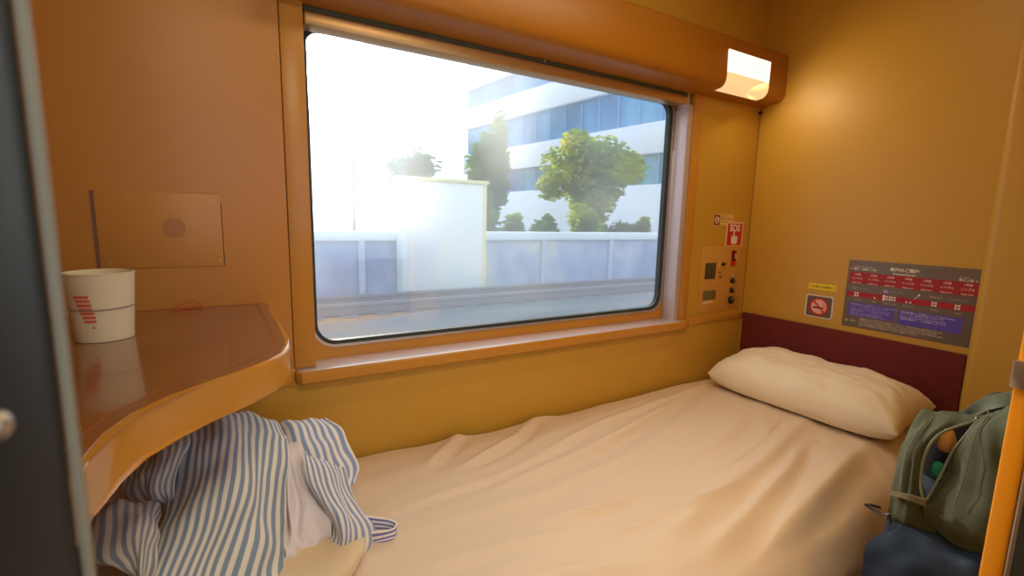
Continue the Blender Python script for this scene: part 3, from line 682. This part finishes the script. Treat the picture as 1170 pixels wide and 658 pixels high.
# pillow
def pillow(L, W, H, name, m):
    bm = newbm(); nu, nv = 90, 44; top, bot = [], []
    for i in range(nu+1):
        a, b_ = [], []
        for j in range(nv+1):
            u = -1 + 2*i/nu; v = -1 + 2*j/nv
            k_ = max(0, 1-abs(u)**4.2)**0.42 * max(0, 1-abs(v)**2.8)**0.5
            edge = 1 - 0.06*(abs(u)**2)*(1-abs(v)) - 0.05*(abs(v)**3)*(1-abs(u)**2)
            X_, Y_ = u*L/2*edge, v*W/2*(1-0.05*(1-abs(u)**2)) * (1 - 0.12*abs(u)**5)
            wrn = 0.010*noise.noise(Vector((u*3.2, v*2.2, 7))) + 0.0055*noise.noise(Vector((u*7+v*3, v*5-u*2, 3)))
            a.append(bm.verts.new((X_, Y_, H*k_*(0.62) + wrn*min(1, k_*2)))); b_.append(a[-1] if (i in (0, nu) or j in (0, nv)) else bm.verts.new((X_, Y_, -H*0.38*k_**0.7)))
        top.append(a); bot.append(b_)
    for i in range(nu):
        for j in range(nv):
            for G_, flip in ((top, 0), (bot, 1)):
                q = [G_[i][j], G_[i+1][j], G_[i+1][j+1], G_[i][j+1]]
                q = list(dict.fromkeys(q))
                if len(q) > 2 and bm.faces.get(q) is None: bm.faces.new(q[::-1] if flip else q)
    return bm
bm = pillow(0.575, 0.30, 0.150, 'pillow', PILLOWM)
po = obj('pillow', bm, PILLOWM)
po.matrix_world = Matrix.Translation((1.612, -0.372, 0.618)) @ Matrix.Rotation(math.radians(-90+1), 4, 'Z') @ Matrix.Rotation(math.radians(6), 4, 'X')
tag(po, 'plump white pillow leaning against the maroon headboard', 'pillow')

# folded duvet under the robe
bm = newbm(); blob(bm, (-0.165, -0.265, 0.582), (0.345, 0.215, 0.024), e=0.55, nseg=96, nring=40, amp=0.010, fs=14, seed=3)
blob(bm, (-0.085, -0.165, 0.655), (0.270, 0.100, 0.070), e=0.7, nseg=72, nring=32, amp=0.018, fs=10, seed=6)
tag(obj('folded_duvet', bm, FUTON), 'cream folded duvet heaped under the striped robe beneath the desk', 'duvet')

# striped robe
ro = thing('striped_robe', 'crumpled blue and white striped cotton robe heaped on the bed under the desk', 'robe', (-0.02, -0.3, 0.56))
def rp(o): return rel(o, ro)
rp(patch('front_panel', [[(-0.095,-0.2,0.779),(-0.066,-0.18,0.784),(-0.036,-0.17,0.786),(-0.005,-0.17,0.779),(0.023,-0.17,0.767),(0.048,-0.19,0.758)],[(-0.091,-0.26,0.789),(-0.063,-0.25,0.793),(-0.03,-0.24,0.795),(0.004,-0.23,0.784),(0.038,-0.24,0.77),(0.061,-0.24,0.745)],[(-0.09,-0.3,0.787),(-0.06,-0.31,0.798),(-0.029,-0.31,0.796),(0.002,-0.3,0.785),(0.035,-0.29,0.762),(0.06,-0.28,0.736)],[(-0.102,-0.32,0.753),(-0.067,-0.35,0.77),(-0.034,-0.355,0.771),(-0.001,-0.35,0.762),(0.031,-0.34,0.741),(0.058,-0.31,0.709)],[(-0.106,-0.35,0.725),(-0.073,-0.385,0.741),(-0.042,-0.395,0.742),(-0.01,-0.39,0.732),(0.023,-0.37,0.705),(0.058,-0.34,0.668)],[(-0.11,-0.4,0.708),(-0.083,-0.42,0.713),(-0.053,-0.425,0.708),(-0.024,-0.42,0.695),(0.014,-0.41,0.671),(0.053,-0.37,0.626)],[(-0.124,-0.45,0.689),(-0.1,-0.46,0.685),(-0.073,-0.46,0.672),(-0.046,-0.455,0.657),(-0.006,-0.44,0.632),(0.043,-0.41,0.592)],[(-0.134,-0.47,0.661),(-0.104,-0.49,0.664),(-0.079,-0.49,0.652),(-0.053,-0.48,0.637),(-0.008,-0.46,0.61),(0.04,-0.44,0.578)]], STR1, None, sub=16, wr=0.015, wscale=9, stretchv=0.8))
rp(patch('side_panel', [[(-0.167,-0.24,0.759),(-0.141,-0.24,0.772),(-0.114,-0.24,0.785),(-0.085,-0.24,0.798)],[(-0.156,-0.29,0.765),(-0.13,-0.3,0.778),(-0.103,-0.31,0.792),(-0.078,-0.31,0.802)],[(-0.155,-0.31,0.756),(-0.132,-0.34,0.774),(-0.107,-0.35,0.783),(-0.084,-0.34,0.781)],[(-0.159,-0.3,0.738),(-0.134,-0.345,0.755),(-0.113,-0.36,0.759),(-0.092,-0.35,0.752)],[(-0.15,-0.3,0.717),(-0.128,-0.33,0.726),(-0.111,-0.345,0.726),(-0.098,-0.345,0.717)],[(-0.142,-0.28,0.691),(-0.125,-0.3,0.693),(-0.115,-0.31,0.693),(-0.106,-0.32,0.689)]], STR3, None, sub=16, wr=0.013, wscale=9, stretchv=0.8))
rp(patch('hem', [[(-0.183,-0.36,0.75),(-0.162,-0.36,0.755),(-0.138,-0.36,0.745),(-0.121,-0.36,0.731),(-0.111,-0.36,0.716)],[(-0.176,-0.4,0.755),(-0.153,-0.41,0.764),(-0.128,-0.42,0.76),(-0.113,-0.42,0.749),(-0.105,-0.4,0.728)],[(-0.172,-0.42,0.743),(-0.148,-0.44,0.755),(-0.126,-0.45,0.753),(-0.111,-0.45,0.744),(-0.1,-0.43,0.724)],[(-0.166,-0.43,0.724),(-0.147,-0.45,0.732),(-0.127,-0.46,0.735),(-0.114,-0.46,0.728),(-0.104,-0.45,0.714)],[(-0.152,-0.44,0.715),(-0.138,-0.455,0.714),(-0.127,-0.465,0.713),(-0.118,-0.465,0.706),(-0.109,-0.46,0.697)],[(-0.14,-0.45,0.696),(-0.133,-0.46,0.693),(-0.125,-0.47,0.689),(-0.119,-0.47,0.682),(-0.114,-0.47,0.676)]], STR3, None, sub=16, wr=0.015, wscale=9, stretchv=0.8))
rp(patch('collar', [[(0.042,-0.16,0.733),(0.067,-0.16,0.743),(0.098,-0.16,0.74),(0.125,-0.16,0.737),(0.146,-0.16,0.733)],[(0.048,-0.21,0.735),(0.073,-0.21,0.738),(0.104,-0.2,0.733),(0.136,-0.19,0.728),(0.168,-0.18,0.715)],[(0.055,-0.24,0.727),(0.078,-0.245,0.727),(0.108,-0.24,0.72),(0.141,-0.225,0.712),(0.18,-0.2,0.692)],[(0.062,-0.26,0.71),(0.084,-0.27,0.709),(0.114,-0.265,0.702),(0.146,-0.25,0.692),(0.191,-0.22,0.674)],[(0.069,-0.28,0.691),(0.091,-0.285,0.684),(0.12,-0.285,0.676),(0.152,-0.27,0.666),(0.193,-0.24,0.649)],[(0.076,-0.29,0.667),(0.099,-0.29,0.657),(0.128,-0.29,0.646),(0.153,-0.29,0.641),(0.174,-0.29,0.65)]], STR2, None, sub=16, wr=0.013, wscale=9, stretchv=0.8))
rp(patch('sleeve', [[(0.087,-0.29,0.73),(0.1,-0.3,0.725),(0.119,-0.295,0.711),(0.14,-0.285,0.693),(0.159,-0.27,0.672)],[(0.086,-0.31,0.717),(0.104,-0.32,0.711),(0.125,-0.32,0.7),(0.147,-0.305,0.676),(0.167,-0.285,0.648)],[(0.088,-0.33,0.698),(0.107,-0.34,0.692),(0.128,-0.34,0.679),(0.151,-0.325,0.655),(0.176,-0.3,0.622)],[(0.097,-0.345,0.672),(0.115,-0.36,0.667),(0.135,-0.36,0.655),(0.159,-0.345,0.632),(0.19,-0.315,0.592)],[(0.111,-0.36,0.641),(0.126,-0.38,0.643),(0.144,-0.38,0.632),(0.17,-0.36,0.603),(0.195,-0.33,0.567)],[(0.118,-0.37,0.608),(0.128,-0.39,0.612),(0.146,-0.39,0.603),(0.169,-0.37,0.579),(0.191,-0.34,0.543)],[(0.103,-0.37,0.577),(0.12,-0.38,0.575),(0.138,-0.38,0.569),(0.16,-0.365,0.554),(0.186,-0.345,0.537)],[(0.092,-0.35,0.555),(0.113,-0.36,0.554),(0.137,-0.36,0.548),(0.164,-0.345,0.532),(0.187,-0.335,0.523)]], STR2, None, sub=16, wr=0.011, wscale=9, stretchv=0.8))
rp(patch('lining', [[(0.056,-0.245,0.749),(0.069,-0.25,0.74),(0.082,-0.255,0.728),(0.093,-0.26,0.716)],[(0.057,-0.275,0.729),(0.067,-0.285,0.723),(0.08,-0.285,0.712),(0.092,-0.28,0.698)],[(0.055,-0.305,0.697),(0.068,-0.31,0.693),(0.083,-0.315,0.689),(0.097,-0.31,0.671)],[(0.053,-0.33,0.658),(0.07,-0.335,0.656),(0.092,-0.34,0.652),(0.115,-0.34,0.639)],[(0.048,-0.355,0.629),(0.067,-0.36,0.63),(0.088,-0.36,0.623),(0.117,-0.36,0.613)],[(0.043,-0.38,0.611),(0.064,-0.375,0.608),(0.086,-0.37,0.594),(0.118,-0.365,0.584)],[(0.041,-0.39,0.6),(0.058,-0.38,0.584),(0.085,-0.37,0.57),(0.113,-0.36,0.555)]], LINING, None, sub=16, wr=0.015, wscale=12, stretchv=1))
rp(patch('tie', [[(0.182,-0.33,0.601),(0.204,-0.335,0.593),(0.224,-0.34,0.586),(0.235,-0.345,0.578),(0.228,-0.355,0.577),(0.213,-0.36,0.581),(0.193,-0.355,0.582),(0.182,-0.35,0.581)],[(0.184,-0.33,0.585),(0.204,-0.335,0.58),(0.221,-0.34,0.575),(0.234,-0.345,0.568),(0.23,-0.355,0.564),(0.217,-0.36,0.567),(0.198,-0.355,0.565),(0.189,-0.35,0.563)],[(0.186,-0.33,0.571),(0.203,-0.335,0.568),(0.218,-0.34,0.566),(0.232,-0.345,0.559),(0.227,-0.355,0.556),(0.215,-0.36,0.557),(0.2,-0.355,0.557),(0.19,-0.35,0.558)]], STR4, None, sub=10, wr=0.0))

# ================================================================ BACKPACK on its ledge
bm = newbm(); box(bm, 0.80, 1.7495, -0.999, -0.79, 0.0005, 0.42, bevel=0.004); struct(obj('trim_10', bm, mat('ledge_brown', rgb(110, 60, 36), 0.5)))
bp = thing('backpack', 'olive canvas backpack with navy lower half standing between bed and doorway', 'backpack', (1.1, -0.89, 0.42))
def bpp(o): return rel(o, bp)
bm = newbm(); blob(bm, (1.115, -0.905, 0.575), (0.165, 0.088, 0.150), e=0.55, nseg=64, nring=36, amp=0.010, fs=10, seed=2); bpp(obj('lower_body', bm, DENIMM))
bm = newbm(); blob(bm, (1.125, -0.912, 0.715), (0.120, 0.072, 0.100), e=0.6, nseg=64, nring=36, amp=0.008, fs=10, seed=5); bpp(obj('lining', bm, INSIDE))
bm = newbm(); blob(bm, (1.175, -0.925, 0.735), (0.120, 0.066, 0.115), e=0.6, nseg=64, nring=36, amp=0.010, fs=10, seed=8); bpp(obj('upper_body', bm, OLIVE))
bpp(patch('side_front', [[(0.98,-0.838,0.639),(0.975,-0.863,0.65),(0.965,-0.898,0.656),(0.96,-0.933,0.662),(0.95,-0.97,0.673)],[(0.96,-0.83,0.615),(0.95,-0.864,0.639),(0.945,-0.901,0.647),(0.94,-0.94,0.653),(0.935,-0.978,0.667)],[(0.945,-0.822,0.581),(0.93,-0.864,0.615),(0.925,-0.905,0.632),(0.92,-0.947,0.64),(0.92,-0.983,0.655)],[(0.94,-0.819,0.54),(0.92,-0.867,0.583),(0.915,-0.911,0.61),(0.91,-0.953,0.619),(0.91,-0.988,0.635)],[(0.94,-0.82,0.5),(0.92,-0.873,0.536),(0.91,-0.918,0.563),(0.905,-0.958,0.586),(0.905,-0.993,0.603)],[(0.96,-0.823,0.423),(0.94,-0.874,0.455),(0.93,-0.921,0.488),(0.92,-0.962,0.518),(0.92,-0.998,0.538)]], DENIMM, None, sub=12, wr=0.010, wscale=10, stretchv=1))
strap_net = [[(1.04,-0.837,0.831),(1.03,-0.86,0.839),(1.03,-0.882,0.845),(1.03,-0.905,0.848)],[(1.0,-0.841,0.813),(0.99,-0.861,0.823),(0.99,-0.882,0.834),(1.0,-0.919,0.851)],[(0.98,-0.838,0.787),(0.965,-0.857,0.801),(0.965,-0.873,0.811),(0.975,-0.888,0.823)],[(0.97,-0.837,0.752),(0.955,-0.854,0.767),(0.95,-0.867,0.778),(0.96,-0.877,0.786)],[(0.965,-0.837,0.706),(0.95,-0.856,0.72),(0.945,-0.87,0.729),(0.95,-0.88,0.739)],[(0.965,-0.837,0.657),(0.95,-0.858,0.666),(0.945,-0.875,0.673),(0.945,-0.89,0.71)],[(0.98,-0.832,0.629),(0.965,-0.853,0.637),(0.96,-0.878,0.645),(0.955,-0.905,0.658)]]; flap_net = [[(1.06,-0.898,0.839),(1.05,-0.916,0.866),(1.04,-0.936,0.887),(1.04,-0.96,0.906)],[(1.0,-0.919,0.85),(0.99,-0.935,0.87),(0.98,-0.954,0.887),(0.98,-0.977,0.901)],[(0.975,-0.916,0.83),(0.965,-0.932,0.852),(0.955,-0.955,0.869),(0.95,-0.989,0.886)],[(0.965,-0.907,0.8),(0.95,-0.932,0.822),(0.94,-0.959,0.839),(0.935,-0.992,0.855)],[(0.955,-0.901,0.762),(0.94,-0.932,0.783),(0.925,-0.964,0.798),(0.92,-1.001,0.813)],[(0.945,-0.892,0.718),(0.93,-0.929,0.733),(0.915,-0.965,0.748),(0.91,-1.006,0.763)],[(0.945,-0.89,0.695),(0.93,-0.93,0.694),(0.915,-0.968,0.701),(0.91,-1.012,0.716)],[(0.96,-0.89,0.659),(0.95,-0.928,0.662),(0.94,-0.965,0.668),(0.93,-1.012,0.682)]]
bpp(patch('strap_panel', strap_net, OLIVE, None, sub=12, wr=0.004, wscale=14, stretchv=1, thick=0.006))
bpp(patch('flap', flap_net, OLIVE, None, sub=12, wr=0.008, wscale=12, stretchv=1, thick=0.005))
bpp(patch('top_strap', [[(1.03,-0.888,0.847),(1.02,-0.911,0.875),(1.0,-0.935,0.9),(0.99,-0.956,0.912),(0.98,-0.978,0.923)],[(1.03,-0.891,0.843),(1.02,-0.914,0.867),(1.0,-0.938,0.889),(0.99,-0.959,0.902),(0.98,-0.979,0.912)],[(1.03,-0.893,0.842),(1.02,-0.917,0.86),(1.0,-0.941,0.88),(0.99,-0.962,0.894),(0.98,-0.98,0.905)]], OLIVE2, None, sub=10, wr=0.002, wscale=8, thick=0.006))
bpp(patch('side_strap', [[(0.953,-0.836,0.7),(0.928,-0.869,0.718),(0.925,-0.894,0.723)],[(0.953,-0.837,0.692),(0.928,-0.87,0.709),(0.925,-0.895,0.712)]], WEB, None, sub=10, wr=0.0, thick=0.004))
def edge_tube(net, idx, off, r, m, name):
    A = np.array([row[idx] for row in net][:6], float); pts = [cr1(A, k/6) + np.array(off) for k in range(5*6+1)]
    bm = newbm(); tube(bm, [tuple(p) for p in pts], r, 8); bpp(obj(name, bm, m))
edge_tube(strap_net, -1, (-0.006, 0, 0), 0.0022, OLIVE2, 'piping')
edge_tube(flap_net, 0, (-0.006, 0, 0), 0.0018, OLIVE2, 'piping')
edge_tube(flap_net, 1, (-0.009, 0, 0), 0.0008, WEB, 'seam')
edge_tube(strap_net, 1, (-0.006, 0, 0), 0.0008, WEB, 'seam')
def bagpt(i, j, net): return Vector(net[i][j])
c0 = bagpt(4, 3, strap_net)
bm = newbm(); tube(bm, [tuple(Vector(strap_net[5][0]) + Vector(d)) for d in ((0.0, 0.012, 0.0), (-0.012, 0.022, 0.003), (-0.006, 0.034, -0.004), (-0.012, 0.006, -0.006), (-0.014, -0.006, 0.003), (-0.012, -0.010, -0.012))], 0.0022, 6); bpp(obj('drawcord', bm, BLACK))
# clothes seen in the bag's open side
mid = (Vector(strap_net[3][3]) + Vector(flap_net[3][0]))/2
bm = newbm(); blob(bm, tuple(mid + Vector((0.022, 0.0, 0.018))), (0.012, 0.011, 0.022), e=0.8, nseg=24, nring=16, amp=0.004, fs=30, seed=1); o_ = obj('tan_shirt', bm, TAN); tag(o_, 'tan cloth showing in the open side of the olive backpack', 'clothing')
mid = (Vector(strap_net[4][3]) + Vector(flap_net[4][0]))/2
bm = newbm(); blob(bm, tuple(mid + Vector((0.018, 0.0, 0.010))), (0.010, 0.009, 0.016), e=0.8, nseg=24, nring=16, amp=0.003, fs=30, seed=1); o_ = obj('teal_shirt', bm, TEAL); tag(o_, 'small teal cloth inside the open side of the olive backpack', 'clothing')

# ================================================================ OUTSIDE
GZ = -0.20
BALLAST = mixcol('ballast', [rgb(112, 120, 124), rgb(140, 140, 142), rgb(186, 136, 92)], 0.6, (0.5, 2.5, 1), 0.9)
bm = newbm(); box(bm, -60, 90, 0.4, 120, GZ-0.3, GZ); gr_ = struct(obj('ground', bm, BALLAST))
# trackside screen wall
SCRW = mixcol('screen_wall_paint', [rgb(150, 160, 190), rgb(182, 190, 212), rgb(222, 216, 206)], 1.1, (0.9, 1, 0.7), 0.7, (0.38, 0.64))
bm = newbm(); box(bm, -12, 30, 6.75, 6.95, GZ, 0.74); fw = tag(obj('trackside_wall', bm, SCRW), 'long pale blue-grey trackside wall with white coping outside the window', 'wall')
bm = newbm(); box(bm, -12, 30, 6.68, 7.02, 0.7405, 0.90, bevel=0.02); obj('coping', bm, mat('coping_white', rgb(238, 240, 244), 0.6), fw)
bm = newbm()
for k_ in range(-7, 17): box(bm, k_*1.8-0.05, k_*1.8+0.05, 6.70, 6.75, GZ, 0.74)
obj('pilaster', bm, mat('pilaster_grey', rgb(196, 200, 214), 0.7), fw)
# rails
for y in (5.40, 6.10):
    bm = newbm(); box(bm, -40, 60, y-0.035, y+0.035, GZ+0.12, GZ+0.16); box(bm, -40, 60, y-0.012, y+0.012, GZ+0.03, GZ+0.12); box(bm, -40, 60, y-0.07, y+0.07, GZ+0.015, GZ+0.03)
    tag(obj('rail', bm, mat('rusty_rail', rgb(150, 142, 140), 0.5, 0.2)), 'nearer steel rail of the neighbouring track' if y < 6 else 'farther steel rail beside the pale trackside wall', 'rail', None)
sl0 = None
SLM = mat('sleeper_concrete', rgb(132, 126, 124), 0.9)
for k_ in range(34):
    if sl0 is None:
        bm = newbm(); box(bm, -0.12, 0.12, -0.55, 0.55, 0, 0.012, bevel=0.004); o_ = sl0 = obj('sleeper', bm, SLM)
    else:
        o_ = sl0.copy(); C.objects.link(o_)
    o_.location = (-3.2+0.45*k_, 5.75, GZ); tag(o_, 'grey concrete sleeper in the row under the two rails', 'sleeper', 'sleepers of the neighbouring track')
# white trackside cabin
cb_ = thing('equipment_cabin', 'overexposed white equipment cabin standing before the trackside wall', 'cabin', (3.1, 6.4, GZ))
CW = mat('cabin_white', rgb(250, 248, 240), 0.7); CY = mat('cabin_cream', rgb(246, 232, 170), 0.7)
bm = newbm(); box(bm, 2.36, 3.88, 6.33, 6.66, GZ, 1.73, bevel=0.01); rel(obj('body', bm, CW), cb_)
bm = newbm(); box(bm, 2.33, 3.92, 6.30, 6.67, 1.7305, 1.79, bevel=0.01); rel(obj('roof', bm, CY), cb_)
bm = newbm(); box(bm, 3.82, 3.885, 6.322, 6.3295, GZ, 1.73); rel(obj('corner_strip', bm, CY), cb_)
bm = newbm(); box(bm, 2.55, 2.97, 6.324, 6.3295, GZ+0.1, 1.35, bevel=0.002); d_ = rel(obj('door', bm, mat('cabin_door', rgb(240, 240, 244), 0.6)), cb_)
# office building with blue ribbon windows, facade running away from the track
ang = math.atan2(1.0, -0.12)
FM = Matrix.Translation((20.0, 16.85, 0)) @ Matrix.Rotation(ang, 4, 'Z')     # local x along facade (away), local -y into building
bd = thing('office_building', 'white office building with long blue ribbon windows beyond the trees', 'building', mw=FM)
WB = mat('building_white', rgb(240, 243, 250), 0.6); 
BG = mixcol('ribbon_glass', [rgb(10, 104, 160), rgb(30, 136, 190), rgb(100, 184, 220)], 0.35, (1, 1, 0.4), 0.2)
BG3 = mixcol('ribbon_glass_teal', [rgb(40, 80, 130), rgb(60, 136, 160), rgb(130, 190, 210)], 0.35, (1, 1, 0.4), 0.25)
Lf, x_s = 20.5, -9.0
for (z0, z1) in ((-0.2, 3.2), (4.85, 6.5), (8.6, 10.25), (11.75, 13.6), (15.2, 16.4)):
    bm = newbm(); box(bm, x_s, Lf, -14, 0.0, z0, z1, bevel=0.05); obj('spandrel', bm, WB, bd)
mul0 = None
for (z0, z1) in ((3.2, 4.85), (6.5, 8.6), (10.25, 11.75), (13.6, 15.2)):
    bm = newbm(); box(bm, x_s+0.2, Lf-0.2, -13.8, -0.35, z0, z1); wn = obj('ribbon_window', bm, BG3 if z0 < 4 else BG, bd)
    for k_ in range(int((Lf-x_s)/1.5)):
        if mul0 is None: mul0 = bx('mullion', (0, 0.08, -0.42, -0.28, 0, 1), mat('mullion_blue', rgb(120, 170, 215), 0.5), wn); mo = mul0
        else: mo = mul0.copy(); C.objects.link(mo); mo.parent = wn
        mo.location = (x_s+0.6+k_*1.5, 0, z0); mo.scale = (1, 1, z1-z0)
# trees
def leafy(m):
    t = m.node_tree; p = t.nodes['Principled BSDF']; o = t.nodes['Material Output']; tl = t.nodes.new('ShaderNodeBsdfTranslucent'); mx = t.nodes.new('ShaderNodeMixShader'); mx.inputs[0].default_value = 0.65
    src = p.inputs['Base Color'].links[0].from_socket; t.links.new(src, tl.inputs[0]); t.links.new(p.outputs[0], mx.inputs[1]); t.links.new(tl.outputs[0], mx.inputs[2]); t.links.new(mx.outputs[0], o.inputs[0])
LEAF = [mixcol('leaf_bright', [rgb(84, 124, 20), rgb(150, 176, 34), rgb(216, 214, 70)], 1.2, (1, 1, 1), 0.6), mixcol('leaf_green', [rgb(60, 120, 70), rgb(100, 150, 70), rgb(160, 186, 90)], 1.2, (1, 1, 1), 0.6),
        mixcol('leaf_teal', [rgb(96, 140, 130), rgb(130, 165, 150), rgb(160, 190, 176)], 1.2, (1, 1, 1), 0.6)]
for m_ in LEAF: leafy(m_)
BARK = mat('bark', rgb(170, 170, 165), 0.9, nscale=12, namt=0.3)
def tree(name, x, y, zc, rx, rz, n, lm_, label, cat='tree', leaf=0.10, trunk=True, group=None):
    t = thing(name, label, cat, (x, y, GZ), group)
    rnd = random.Random(int(x*100+y*7)); bm = newbm()
    lobes = [(Vector((rnd.gauss(0, 0.42)*rx, rnd.gauss(0, 0.42)*rx, zc-GZ + rnd.gauss(0, 0.42)*rz)), rnd.uniform(0.35, 0.6)) for _ in range(22)]
    for _ in range(n):
        c, s_ = rnd.choice(lobes); d = Vector((rnd.gauss(0, 1), rnd.gauss(0, 1), rnd.gauss(0, 1))).normalized()*(rnd.random()**0.4)*s_
        p = c + Vector((d.x*rx, d.y*rx, d.z*rz)); q = Vector((rnd.gauss(0, 1), rnd.gauss(0, 1), rnd.gauss(0, 1))).normalized().to_track_quat('Z', 'Y'); L = leaf*rnd.uniform(0.6, 1.4)
        vv = [bm.verts.new(p + q @ Vector(a)) for a in ((-L, 0, 0), (0, -L*0.45, 0.1*L), (L, 0, 0), (0, L*0.45, 0.1*L))]; bm.faces.new(vv)
    obj('foliage', bm, lm_, t, smooth=False)
    if trunk:
        bm = newbm(); tube(bm, [(0, 0, 0), (0.03, 0.02, (zc-GZ)*0.5), (0.0, -0.03, zc-GZ)], 0.05+rx*0.05, 10)
        for k_ in range(5):
            a = k_*1.26; tube(bm, [(0.0, 0, (zc-GZ)*0.6), (math.cos(a)*rx*0.3, math.sin(a)*rx*0.3, zc-GZ), (math.cos(a)*rx*0.6, math.sin(a)*rx*0.6, zc-GZ+rz*0.4)], 0.02+rx*0.012, 6)
        obj('trunk', bm, BARK, t)
    return t
def atr(ratio, d): return ratio*d, -1.15+d
for (ra, d, zr, rx, rz, n, li, lb) in (
    (0.84, 11.0, 0.100, 1.15, 1.0, 11000, 0, 'bright yellow-green round tree before the office building'),
    (0.535, 12.0, 0.10, 0.52, 1.10, 6000, 1, 'narrow green tree behind the white cabin at the end of the building'),
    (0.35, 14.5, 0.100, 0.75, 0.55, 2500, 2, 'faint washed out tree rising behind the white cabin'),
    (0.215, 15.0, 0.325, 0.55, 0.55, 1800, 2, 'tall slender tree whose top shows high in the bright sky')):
    x_, y_ = atr(ra, d); tree('tree', x_, y_, 1.15+zr*d, rx, rz, n, LEAF[li], lb, leaf=0.09)
for k_, lb in enumerate(('leafy bush of the hedge right beside the white cabin', 'second hedge bush from the white cabin behind the wall', 'hedge bush under the left side of the bright yellow-green tree', 'hedge bush under the right side of the bright yellow-green tree', 'hedge bush just right of the bright yellow-green tree', 'hedge bush farthest right behind the trackside wall')):
    tree('bush', 4.7+1.0*k_, 8.35, 0.58, 0.37, 0.64, 3600, LEAF[0 if k_ % 2 else 1], lb, 'bush', leaf=0.07, trunk=False, group='hedge behind the trackside wall')
